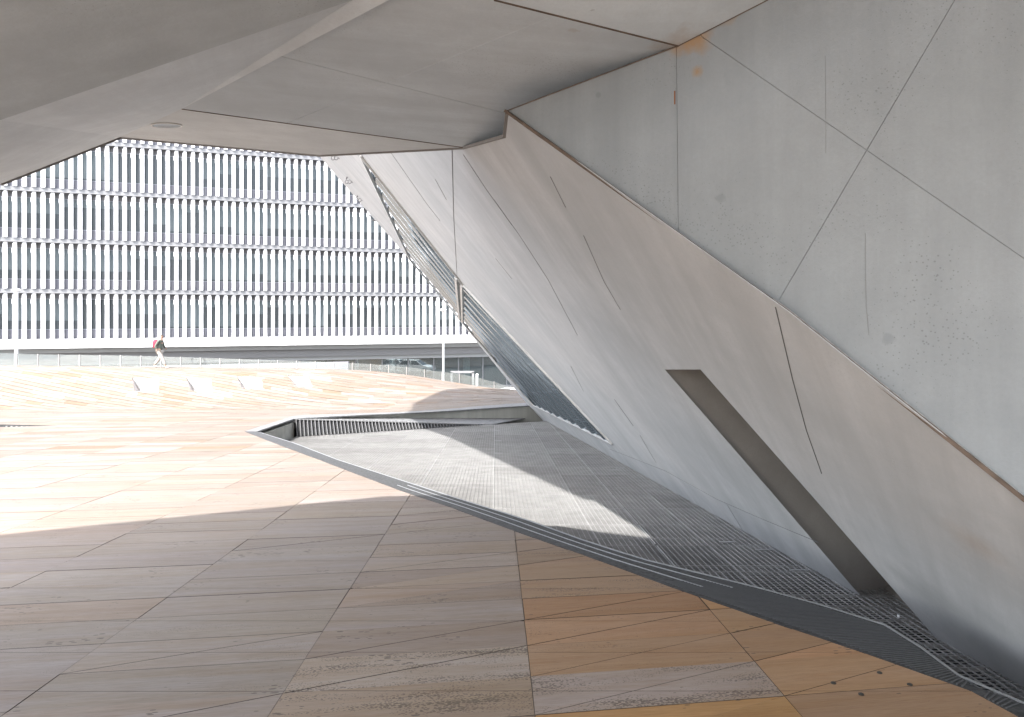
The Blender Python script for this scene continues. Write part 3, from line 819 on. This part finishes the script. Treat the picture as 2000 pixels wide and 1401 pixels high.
strip(W1, [(1690, 455), (1690, 520), (1692, 600), (1697, 655)], .0012, M['faint'], nf, 'crack')
strip(W1, [(1318, 178), (1318, 204)], .006, plain('iron_stain', (.20, .07, .02), .8), nf, 'rust_mark')
strip(W1, [(1612, 110), (1613, 235), (1613, 300)], .0008, M['faint'], nf, 'crack')
# seam between right wall and leaning wall: rusty seal then pale worn lip
strip(W1, [(990, 218), (1200, 368), (1400, 510), (1540, 609), (1700, 736), (2000, 974), (2400, 1292)], .016, M['rust'], nf, 'seam_seal', .05)
strip(W1, [(1510, 585), (1540, 606), (1700, 733), (2000, 972), (2400, 1291)], .012, plain('worn_lip', (.36, .35, .33), .8, noise=.3, nscale=30), nf, 'seam_lip', .014)
strip(W1, [(990, 217), (1325, 90), (1500, 0)], .006, M['rust'], nf, 'seam_seal', .006)
# seam in the ceiling
for a, b in ((M0s, I), (V, Dd)):
    mb = MB(); mb.bar(a - Vector((0, 0, .001)), b - Vector((0, 0, .001)), .008, .006); mb.build('seam_seal', M['rust'], hall)

# leaning wall with window and slot
win_px = [(706, 304), (893, 540), (905, 556), (1196, 866), (1042, 791), (900, 624), (802, 508)]
slot_px = [(1298, 722), (1368, 722), (1600, 985), (1836, 1256)]
w2px = [(500, 153), (800, 150), (868, 240), (905, 288), (985, 265), (990, 218), (1540, 609), (2000, 975), (2300, 1214), (2300, 1580), (2000, 1372), (1842, 1264),
        (1836, 1256), (1600, 985), (1368, 722), (1298, 722), (1505, 960), (1692, 1178), (1215, 911), (1066, 828), (1030, 790), (893, 621), (800, 507), (620, 301)]
inward = WNn * .004
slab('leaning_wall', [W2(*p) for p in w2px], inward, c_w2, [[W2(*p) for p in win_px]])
sp = [(1293, 718), (1371, 718), (1604, 982), (1848, 1262), (1692, 1188), (1500, 962)]
spt = [W2(*p) + WNn * .0055 for p in sp]
mb = MB()
dp = WNn * .95
for i in range(len(spt)):
    a, b = spt[i], spt[(i + 1) % len(spt)]; mb.poly([a, b, b + dp, a + dp])
mb.poly([p + dp for p in spt]); mb.build('slot_recess', concrete('concrete_recess', (.30, .28, .26), gd, warm=(.26, .23, .2), streak=.2, seed=20.0), hall)
nw = -WNn
for pts, w in (([(883, 291), (886, 420), (893, 545)], .007), ([(1515, 600), (1548, 740), (1575, 840), (1605, 925)], .004),
               ([(905, 302), (950, 370), (1000, 440)], .0025), ([(965, 390), (1015, 460), (1070, 545), (1128, 655)], .003),
               ([(762, 296), (835, 400), (860, 432)], .005), ([(1075, 345), (1105, 405)], .003), ([(1140, 460), (1180, 550), (1212, 605)], .003),
               ([(1200, 780), (1237, 832)], .004), ([(1250, 850), (1282, 905)], .003), ([(705, 300), (712, 312)], .01),
               ([(850, 350), (872, 390)], .002), ([(1215, 905), (1235, 940)], .003), ([(1420, 985), (1450, 1035)], .003), ([(1190, 877), (1300, 920), (1400, 975), (1480, 1010), (1600, 1060)], .004),
               ([(968, 505), (1000, 545)], .002), ([(1115, 715), (1140, 765)], .002)):
    strip(W2, pts, w, M['dark'] if w > .0035 else M['faint'], nw, 'crack')
# frames
fr = [W2(*p) + nw * .01 for p in win_px]
mb = MB()
for a, b in zip(fr, fr[1:] + fr[:1]): mb.bar(a, b, .035, .05, WNn)
mb.build('window_frame', M['alu'], hall)
mb = MB()
a, b = W2(893, 541), W2(899, 622)
a2, b2 = W2(904, 556), W2(905, 628)
mb.bar(a, b, .06, .10, WNn); mb.bar(a2, b2, .06, .10, WNn)
mb.build('mullion', M['alu'], hall)
M['corr'] = plain('corrugated_glass', (.44, .52, .58), .05, metal=.9)
def corr(px, e0, e1, period, amp, name):
    pts = [W2(*p) + WNn * .06 for p in px]
    o = pts[0]; ex = (W2(*e1) - W2(*e0)).normalized(); ey = WNn.cross(ex).normalized()
    q = [((p - o).dot(ex), (p - o).dot(ey)) for p in pts]
    if sum(y for _, y in q) < 0: ey = -ey; q = [(x, -y) for x, y in q]
    lo, hi = min(y for _, y in q), max(y for _, y in q)
    period = (hi - lo) / period; amp = period * amp; step = period / 10.0; mb = MB()
    rows = []
    cs = list(chords(q, (0, 0), (1, 0), lo + 1e-4, hi - 1e-4, step))
    NS = 40
    for i, (a, b) in enumerate(cs):
        y = a[1]; d = amp * math.cos(2 * math.pi * y / period)
        row = []
        for k in range(NS + 1):
            x = lerp(a[0], b[0], k / NS); wob = .04 * amp * math.sin(x * 2.1 + y * 5) + .06 * amp * math.sin(x * 2.3 - y * 4)
            row.append(len(mb.v)); mb.v.append(tuple(o + ex * x + ey * y + WNn * (d + wob)))
        rows.append(row)
    for r0, r1 in zip(rows, rows[1:]):
        for k in range(NS): mb.f.append((r0[k], r0[k + 1], r1[k + 1], r1[k]))
    return mb.build(name, M['corr'], hall, smooth_=True)
corr([(706, 304), (893, 540), (899, 622), (802, 508)], (706, 304), (893, 540), 9.0, .08, 'corrugated_pane')
corr([(905, 556), (1196, 866), (1042, 791), (905, 628)], (905, 556), (1196, 866), 10.0, .08, 'corrugated_pane')
slab('window_back', [W2(*p) + WNn * .22 for p in win_px], WNn * .02, M['interior'])
# rim anchors
for px_ in ((658, 305), (684, 352), (704, 388), (725, 427)):
    p = W2(*px_) + nw * .06; mb = MB(); r = .035
    ex = Vector((0, 0, 1)); ey = Vector((1, -.2, 0)).normalized()
    for cxo in (-.035, .035):
        for k in range(10):
            g0, g1 = 2 * math.pi * k / 10, 2 * math.pi * (k + 1) / 10
            mb.tube(p + ey * (cxo + r * math.cos(g0)) + ex * r * math.sin(g0) * 1.2, p + ey * (cxo + r * math.cos(g1)) + ex * r * math.sin(g1) * 1.2, .008, n=6)
    mb.tube(p + ey * -.05 + ex * .06, p + ex * .15 + ey * .0, .016, n=6); mb.tube(p + ey * .05 + ex * .06, p + ex * .15, .016, n=6)
    mb.tube(p + ey * .09, p + ey * .2 - ex * .08 - nw * .05, .022, n=6)
    mb.build('cable_anchor', M['header'], hall)

# upper body above the soffits (shapes the sunlit patch)
def up(px, py, z, h, off=0.0):
    return None
def caster(gp, z):                                      # where an edge at height z must run to shade the ground point gp
    lam = (z - gp.z); return Vector((gp.x - SUN.x * lam, gp.y - SUN.y * lam, z))
t1 = [plz(1340, 1058, DR), plz(1300, 1020, DR), plz(1215, 985, DR), plz(1140, 975, DR), plz(880, 855, DR), plz(812, 832, DR)]
z8 = 8.0
tb = (A + B) / 2
c1 = [caster(p, z8) for p in t1]
poly = [Vector((-14.5, -1.5, z8)), caster(Vector((-1.5, 8.55, -.6)), z8), caster(Vector((.5, 8.95, -1.05)), z8)] + c1 + [Vector((0, 26, z8)), Vector((14, 24, z8)), Vector((14, -6, z8)), Vector((-11, -5, z8))]
slab('upper_body', poly, -SUN * 5, c_s4)
z12 = 12.0
g1 = Vector((ghit(805, 790).x, ghit(805, 790).y, ghit(805, 790).z)); g2 = ghit(862, 764); g3_ = ghit(930, 758)
poly = [caster(t1[-1], z12), caster(t1[-1].lerp(g1, .5), z12), caster(g1, z12), caster(g2, z12), caster(g3_, z12), Vector((-2, 38, z12)), Vector((14, 38, z12)), Vector((14, 10, z12)), Vector((0, 8, z12))]
slab('upper_body', poly, -SUN * 8, c_s4)
slab('sky_blocker', [Vector((5.2, -7, -3.5)), Vector((5.2, 33, -3.5)), Vector((5.2, 33, 12.5)), Vector((5.2, -7, 12.5))], (.3, 0, 0), M['curb'])  # unseen sheet added behind the leaning wall to block sky light
slab('side_wall', [Vector((3.6, 1.8, -.9)), Vector((4.6, -7, -.9)), Vector((4.6, -7, 8)), Vector((3.6, 1.8, 5))], (.3, 0, 0), M['curb'])  # unseen wall added behind the camera to keep light off the lower right

# ---------------------------------------------------------------- office building opposite
T = Vector((2.82, 1)).normalized(); ang = math.atan2(T.y, T.x)
OFF = empty('office_building', (P(0, 0, 51.8).x, 51.8, STREET), ang, 'long white office block with rows of upright white sun fins across the street', 'building')
ZB = -STREET
SP = .59; S0 = .42
def lx_to_px(s, z):                                     # pixel of a facade point (s along, z world)
    p = Vector((OFF.location.x + T.x * s, 51.8 + T.y * s, z)); return 1000 + p.x / p.y * FPX, HOR - (z - EYE) / p.y * FPX
def visible(s, z0, z1):
    x, y0 = lx_to_px(s, z0); _, y1 = lx_to_px(s, z1)
    if x < -12 or x > 1010: return False
    yt = min(y0, y1); yb = max(y0, y1)
    top = 360 - (360 - 268) * x / 235 if x < 235 else 268 + (303 - 268) * (x - 235) / 390
    if yb < top: return False
    if x > 620 and yt > 0:
        edge = 303 + (x - 620) * 1.19
        if yb < edge: return False
    return True
def fin_mesh(h):
    mb = MB(); w = .265; d0, d1 = -.44, -.28
    mb.box((-w / 2, d0, 0), (w / 2, d1, h - .38))
    k = len(mb.v)                                       # bevelled top shoulder
    prof = [(-w / 2, h - .38), (w / 2, h - .38), (w / 2, h), (-w / 2 + .07, h), (-w / 2, h - .12)]
    mb.prism([Vector((x, d0, z)) for x, z in prof], (0, d1 - d0, 0))
    mb.box((-w / 2 - .05, d0 + .05, h - .75), (-w / 2, d1, h - .42))
    me = mb.build('sun_fin', M['white'], OFF, local=True)
    return me
fin0 = fin_mesh(3.34); used = False
extra = MB()
for k in range(0, 7):
    zc = 3.3 + 3.7 * (k - 1)
    z0, z1 = zc + .17, zc + 3.7 - .17
    for i in range(-16, 92):
        s = S0 + SP * i
        if visible(s, z0, z1) and k < 5:
            o = fin0 if not used else fin0.copy()
            if used: COL.objects.link(o); o.parent = OFF
            used = True; o.location = (s, 0, z0 + ZB)
        else: extra.box((s - .132, -.44, z0 + ZB), (s + .132, -.28, z1 + ZB))
extra.build('sun_fin_row', M['white'], OFF, local=True)['kind'] = 'stuff'
S_A, S_B = -9.0, 54.0
for k in range(0, 7):                                   # floor ledges
    zc = 3.3 + 3.7 * (k - 0)
    mb = MB(); mb.box((S_A, -.34, zc - .15 + ZB), (S_B, 0, zc + .15 + ZB)); mb.box((S_A, -.52, zc - .17 + ZB), (S_B, -.345, zc - .13 + ZB)); mb.build('floor_ledge', M['band'], OFF, local=True)
    mb = MB(); mb.box((S_A, -.03, zc - .55 + ZB), (S_B, .1, zc - .152 + ZB)); mb.build('header', M['header'], OFF, local=True)
    mb = MB(); mb.box((S_A, -.04, zc - 3.55 + ZB), (S_B, .1, zc - 2.85 + ZB)); mb.build('spandrel', M['spandrel'], OFF, local=True)
mb = MB(); mb.box((S_A, -.34, -.40 + ZB), (S_B, 0, -.20 + ZB)); mb.build('floor_ledge', M['band'], OFF, local=True)
# white base beam in cladding lengths
s = S_A
while s < S_B:
    mb = MB(); mb.box((s + .006, -.62, -.90 + ZB), (s + 2.95 - .006, .3, -.24 + ZB)); mb.build('base_beam', M['beam'], OFF, local=True); s += 2.95
# windows between pairs of fins
def window_mesh():
    mb = MB(); w, h = 1.18, 2.3
    mb.box((-w / 2, 0, 0), (-w / 2 + .035, .08, h)); mb.box((w / 2 - .035, 0, 0), (w / 2, .08, h))
    mb.box((-w / 2 + .035, 0, 0), (w / 2 - .035, .08, .05)); mb.box((-w / 2 + .035, 0, h - .05), (w / 2 - .035, .08, h))
    return mb
wf = window_mesh().build('window', M['frame'], OFF, local=True)
mb = MB(); mb.box((-.55, .03, .05), (.55, .045, 2.25)); pane0 = mb.build('pane', M['pane'], wf, local=True)
blinds = []
for f in (.95, .72, .5, .25):
    for j in range(1):
        mb = MB(); mb.box((-.53, .012, 2.24 - 2.17 * f), (.53, .026, 2.24)); b_ = bpy.data.meshes.new('blind'); b_.from_pydata(mb.v, [], mb.f)
        b_.materials.append(M['blind']); blinds.append(b_)
first = True; run = 0; mode = None
for k in range(0, 6):
    zc = 3.3 + 3.7 * k; z0 = zc - 2.85
    for i in range(-7, 45):
        s = S0 + SP * (2 * i + .5) + SP * .5
        if run <= 0: run = random.randint(2, 5); mode = random.choice((0, 0, 1, 1, 2, 3, None))
        run -= 1
        if first: w_ = wf; p_ = pane0; first = False
        else:
            w_ = wf.copy(); COL.objects.link(w_); w_.parent = OFF; p_ = pane0.copy(); COL.objects.link(p_); p_.parent = w_
        w_.location = (s, .0, z0 + ZB)
        if mode is not None:
            b_ = bpy.data.objects.new('blind', blinds[mode if random.random() < .75 else random.randrange(4)]); COL.objects.link(b_); b_.parent = w_
mb = MB()
mb.box((S_A, 1.2, -.9 + ZB), (S_B, 1.5, 26 + ZB)); mb.box((S_A, .3, -.9 + ZB), (S_B, 14, -.8 + ZB)); mb.box((S_A, .2, 25.6 + ZB), (S_B, 14, 26.2 + ZB))
mb.box((S_A - .4, .0, -.9 + ZB), (S_A, 14, 26.2 + ZB)); mb.box((S_B, .0, -.9 + ZB), (S_B + .4, 14, 26.2 + ZB))
mb.build('wall', M['interior'], OFF, local=True)
# ground floor: recessed fascia steps and glazing
mb = MB(); mb.box((S_A, .35, -1.30 + ZB), (S_B, 2.0, -.92 + ZB)); mb.build('fascia', M['fascia2'], OFF, local=True)
mb = MB(); mb.box((S_A, .9, -1.95 + ZB), (S_B, 2.0, -1.31 + ZB)); mb.build('fascia', M['fascia1'], OFF, local=True)
mb = MB(); mb.box((S_A, 1.2, -2.28 + ZB), (S_B, 2.0, -1.96 + ZB)); mb.build('fascia', M['fascia2'], OFF, local=True)
s = S_A
i = 0
while s < S_B - 2:
    mb = MB(); mb.box((s + .05, 1.7, .05), (s + 2.3 - .05, 1.72, 2.72)); mb.build('ground_floor_pane', M['shopglass'], OFF, local=True)
    mb = MB(); mb.box((s - .05, 1.6, 0), (s + .05, 1.78, 2.72)); mb.build('mullion', M['band'], OFF, local=True)
    if i % 3 == 1:
        mb = MB(); mb.box((s + .8, 2.6, 0), (s + 1.35, 3.1, 2.72)); mb.build('column', M['beam'], OFF, local=True)
    if i % 4 == 2:
        mb = MB()
        for q in range(20): mb.box((s + .1 * q + .02, 2.1, 0), (s + .1 * q + .05, 2.15, 2.7))
        mb.build('louvre_screen', M['fascia1'], OFF, local=True)['kind'] = 'stuff'
    s += 2.3; i += 1
mb = MB(); mb.box((S_A, 5.5, 0), (S_B, 5.8, 4)); mb.box((S_A, 1.9, 2.72), (S_B, 5.5, 2.8)); mb.build('back_wall', plain('shop_back_wall', (.20, .22, .22), .8), OFF, local=True)
mb = MB(); mb.box((S_A, 1.0, -.02), (S_B, 5.5, .06)); mb.build('floor', M['band'], OFF, local=True)

# ---------------------------------------------------------------- pale low wall behind the glass
def zat(y, Y): return EYE - (y - HOR) / FPX * Y
wall = MB()
a, b = P(262, 716, 43.5), P(680, 707, 43.5)
wall.prism([a, b, Vector((b.x, b.y, STREET)), Vector((a.x, a.y, STREET))], (0, .25, 0))
tag(wall.build('ramp_wall', M['lavwall']), 'pale lilac sunlit ramp wall behind the glass balustrade', 'wall')

# ---------------------------------------------------------------- glass balustrade
FT = [(-60, 688), (10, 690), (90, 692), (240, 694), (310, 696), (415, 699), (520, 703), (600, 705), (690, 709), (775, 714), (840, 723), (905, 731), (957, 743), (1010, 760)]
def ftop(x):
    for (a, ya), (b, yb) in zip(FT, FT[1:]):
        if x <= b: return lerp(ya, yb, max(0, (x - a) / (b - a)))
    return FT[-1][1]
bal = empty('glass_balustrade', (-12, 38.8, STREET + 2), 0, 'long frameless glass balustrade with slim metal posts behind the stone wave', 'balustrade')
BY = 38.8
xs = []
x = -50.0
pr = None
while x < 1015:
    t = P(x, ftop(x), BY)
    if x > 940: pass
    mb = MB(); mb.box((t.x - .02, BY - .03, t.z - 1.6), (t.x + .02, BY + .03, t.z + .0)); mb.build('post', M['post'], bal)
    if pr is not None:
        mb = MB(); mb.prism([pr + Vector((.04, 0, -.02)), t + Vector((-.04, 0, -.02)), t + Vector((-.04, 0, -1.6)), pr + Vector((.04, 0, -1.6))], (0, .015, 0)); mb.build('glass_panel', M['balus'], bal)
    pr = t; x += 41.5 - .0085 * max(0, x)
# ---------------------------------------------------------------- lamps and bollard
def lamp(x, ytop, Y, r, label):
    t = P(x, ytop, Y); root = empty('street_lamp', (t.x, Y, STREET), 0, label, 'street lamp', 'white street lamps')
    mb = MB(); mb.tube((t.x, Y, STREET), (t.x, Y, STREET + 1.2), r * 1.35, n=16); mb.build('base', M['white'], root, smooth_=False)
    mb = MB(); mb.tube((t.x, Y, STREET + 1.2), (t.x, Y, t.z - .1), r, n=16); mb.build('pole', M['white'], root)
    mb = MB()
    prof = [(.0, .1), (.13, .09), (.2, .05), (.21, .0), (.14, -.06), (.06, -.13), (.0, -.14)]
    for (r0, z0), (r1, z1) in zip(prof, prof[1:]):
        mb.tube((t.x, Y, t.z + z0), (t.x, Y, t.z + z1), max(r0, .001), max(r1, .001), n=20)
    mb.build('lamp_head', M['white'], root)
lamp(32, 567, 42, .095, 'tall slender white street lamp with disc head at far left')
lamp(866, 606, 44, .06, 'white street lamp pole near the leaning concrete wall')
root = empty('bollard', (P(932, 740, 39.5).x, 39.5, STREET), 0, 'stout white post standing at the end of the glass balustrade', 'post')
t = P(932, 731, 39.5)
mb = MB(); mb.tube((t.x, 39.5, STREET), (t.x, 39.5, t.z - .03), .07, n=16); mb.build('shaft', M['white'], root)
mb = MB(); mb.tube((t.x, 39.5, t.z - .03), (t.x, 39.5, t.z + .02), .08, .05, n=16); mb.build('cap', M['white'], root)
# door frame by the shopfront
root = empty('entrance_frame', (P(905, 727, 50).x, 50, STREET), 0, 'pale square entrance frame before the ground floor glazing', 'door frame')
a, b = P(882, 727, 50), P(924, 727, 50)
for nm, p, q in (('jamb', a, Vector((a.x, 50, STREET))), ('jamb', b, Vector((b.x, 50, STREET))), ('lintel', a - Vector((.07, 0, 0)), b + Vector((.07, 0, 0)))):
    mb = MB(); mb.bar(p, q, .14, .14, Vector((0, 1, 0)) if nm == 'jamb' else Vector((0, 0, 1))); mb.build(nm, M['band'], root)

# ---------------------------------------------------------------- parked cars
def car(px, Y, rz, body, label, ztop_px):
    c = P(px, 760, Y); root = empty('parked_car', (c.x, Y, STREET), rz, label, 'car', 'cars parked in the street')
    sec = [(-2.05, .35, .62), (-2.0, .30, .86), (-1.5, .28, .95), (-.9, .26, .98), (.7, .26, .97), (1.2, .26, .93), (1.9, .3, .78), (2.08, .35, .6)]
    paint = plain('car_paint_' + body[0], body[1], .25, spec=.6)
    mb = MB(); w = .86
    ring = [(x, z1) for x, z0, z1 in sec] + [(x, z0) for x, z0, z1 in reversed(sec)]
    mb.prism([Vector((x, -w, z)) for x, z in ring], (0, 2 * w, 0)); b_ = mb.build('body', paint, root, local=True)
    bv = b_.modifiers.new('bevel', 'BEVEL'); bv.width = .06; bv.segments = 2
    k = MB()
    lo = [(-1.75, .97), (1.05, .95)]; hi = [(-1.35, 1.46), (.35, 1.47)]
    pts = []
    for (x0, z0), (x1, z1), yw, yt in ((lo[0], hi[0], .82, .64),):
        pass
    v = [(-1.75, -.82, .96), (1.05, -.82, .94), (1.05, .82, .94), (-1.75, .82, .96), (-1.3, -.62, 1.45), (.3, -.62, 1.47), (.3, .62, 1.47), (-1.3, .62, 1.45)]
    k.v = v; k.f = [(0, 1, 5, 4), (1, 2, 6, 5), (2, 3, 7, 6), (3, 0, 4, 7)]
    k.build('windows', plain('car_glass', (.03, .035, .04), .08), root, local=True)
    mb = MB(); mb.box((-1.34, -.64, 1.44), (.34, .64, 1.50))
    for sy in (-1, 1):
        for xx0, xx1 in ((-1.75, -1.3), (-.35, -.35), (1.05, .3)): mb.bar((xx0, sy * .81, .96), (xx1, sy * .62, 1.47), .07, .05)
    r_ = mb.build('roof', paint, root, local=True)
    for sx in (-1.3, 1.3):
        for sy in (-1, 1):
            mb = MB(); mb.tube((sx, sy * .72, .31), (sx, sy * .89, .31), .31, n=20); wh = mb.build('wheel', plain('tyre', (.03, .03, .03), .8) if 'tyre' not in bpy.data.materials else bpy.data.materials['tyre'], root, local=True)
            mb = MB(); mb.tube((sx, sy * .885, .31), (sx, sy * .90, .31), .19, n=16); mb.build('rim', M['alu'], wh, local=True)
    for sy in (-1, 1):
        mb = MB(); mb.box((-2.07, sy * .62 - .16, .68), (-1.98, sy * .62 + .16, .86)); mb.build('tail_light', plain('tail_light_red', (.55, .03, .03), .3) if 'tail_light_red' not in bpy.data.materials else bpy.data.materials['tail_light_red'], root, local=True)
        mb = MB(); mb.box((1.98, sy * .6 - .16, .62), (2.06, sy * .6 + .16, .76)); mb.build('headlight', M['alu'], root, local=True)
    return root
car(972, 47.6, math.radians(62), ('white', (.8, .8, .8)), 'small white parked car behind the paving crest, nearer the white post', 745)
car(1004, 49.5, math.radians(55), ('pearl', (.78, .77, .76)), 'white car parked farther right beside the leaning wall edge', 745)

# ---------------------------------------------------------------- the walker
def skin_obj(name, verts, edges, radii, mat, parent, sub=2):
    me = bpy.data.meshes.new(name); L = parent.location
    me.from_pydata([tuple(v) for v in verts], edges, [])
    o = bpy.data.objects.new(name, me); COL.objects.link(o); o.parent = parent
    md = o.modifiers.new('skin', 'SKIN'); md.use_smooth_shade = True
    for i, r in enumerate(radii):
        sv = me.skin_vertices[0].data[i]; sv.radius = r if isinstance(r, tuple) else (r, r); sv.use_root = (i == 0)
    ss = o.modifiers.new('sub', 'SUBSURF'); ss.levels = sub; ss.render_levels = sub
    me.materials.append(mat); return o
wp = P(312, 721, 36.6)
per = empty('person', (wp.x, 36.6, ground(wp.x, 36.6)), 0, 'person walking right in grey top and pale trousers with a red backpack', 'person')
skin_m = plain('skin', (.30, .18, .13), .6); top_m = plain('grey_green_top', (.09, .105, .09), .9); tr_m = plain('pale_trousers', (.36, .33, .30), .9)
pack_m = plain('red_backpack', (.38, .02, .045), .8); hair_m = plain('brown_hair', (.10, .07, .05), .8); shoe_m = plain('shoes', (.5, .48, .47), .7)
# body is one surface: pelvis, spine, neck, head, arms, legs (x = walking direction)
V_ = [(0, 0, .93), (.0, 0, 1.10), (.03, 0, 1.32), (.05, 0, 1.45), (.09, 0, 1.53), (.11, 0, 1.63), (.12, 0, 1.71),
      (.0, -.10, .88), (.20, -.10, .50), (.36, -.10, .10), (.0, .10, .88), (-.05, .10, .50), (-.34, .10, .14),
      (.03, -.19, 1.40), (-.12, -.23, 1.14), (-.02, -.23, .92), (.03, .19, 1.40), (.10, .23, 1.14), (.26, .22, .96), (.48, -.10, .06), (-.22, .10, .05)]
E_ = [(0, 1), (1, 2), (2, 3), (3, 4), (4, 5), (5, 6), (0, 7), (7, 8), (8, 9), (0, 10), (10, 11), (11, 12), (3, 13), (13, 14), (14, 15), (3, 16), (16, 17), (17, 18), (9, 19), (12, 20)]
R_ = [(.13, .15), (.12, .14), (.13, .16), (.10, .12), .05, (.09, .08), .07, .09, .065, .045, .09, .065, .045, .055, .042, .03, .055, .042, .03, .035, .035]
skin_obj('body', V_, E_, R_, skin_m, per)
skin_obj('top', [(0, 0, .90), (0, 0, 1.12), (.03, 0, 1.33), (.05, 0, 1.45), (.03, -.19, 1.40), (-.12, -.23, 1.14), (-.06, -.23, 1.0), (.03, .19, 1.40), (.10, .23, 1.14), (.20, .22, 1.02)],
         [(0, 1), (1, 2), (2, 3), (3, 4), (4, 5), (5, 6), (3, 7), (7, 8), (8, 9)], [(.16, .18), (.145, .165), (.155, .19), (.10, .13), .075, .06, .05, .075, .06, .05], top_m, per)
skin_obj('trousers', [(0, 0, .95), (.0, -.10, .86), (.20, -.10, .50), (.34, -.10, .16), (.0, .10, .86), (-.05, .10, .50), (-.31, .10, .18)],
         [(0, 1), (1, 2), (2, 3), (0, 4), (4, 5), (5, 6)], [(.15, .17), .115, .085, .065, .115, .085, .065], tr_m, per)
for nm, a, b in (('shoe', (.34, -.10, .05), (.52, -.10, .05)), ('shoe', (-.36, .10, .11), (-.20, .10, .05))):
    skin_obj(nm, [a, b], [(0, 1)], [.055, .05], shoe_m, per, 1)
skin_obj('hair', [(.09, 0, 1.64), (.10, 0, 1.74)], [(0, 1)], [.095, .085], hair_m, per, 2)
skin_obj('backpack', [(-.24, 0, 1.02), (-.22, 0, 1.25), (-.18, 0, 1.52)], [(0, 1), (1, 2)], [(.12, .16), (.16, .18), (.13, .15)], pack_m, per, 2)
per.scale = (.98, .98, .98)
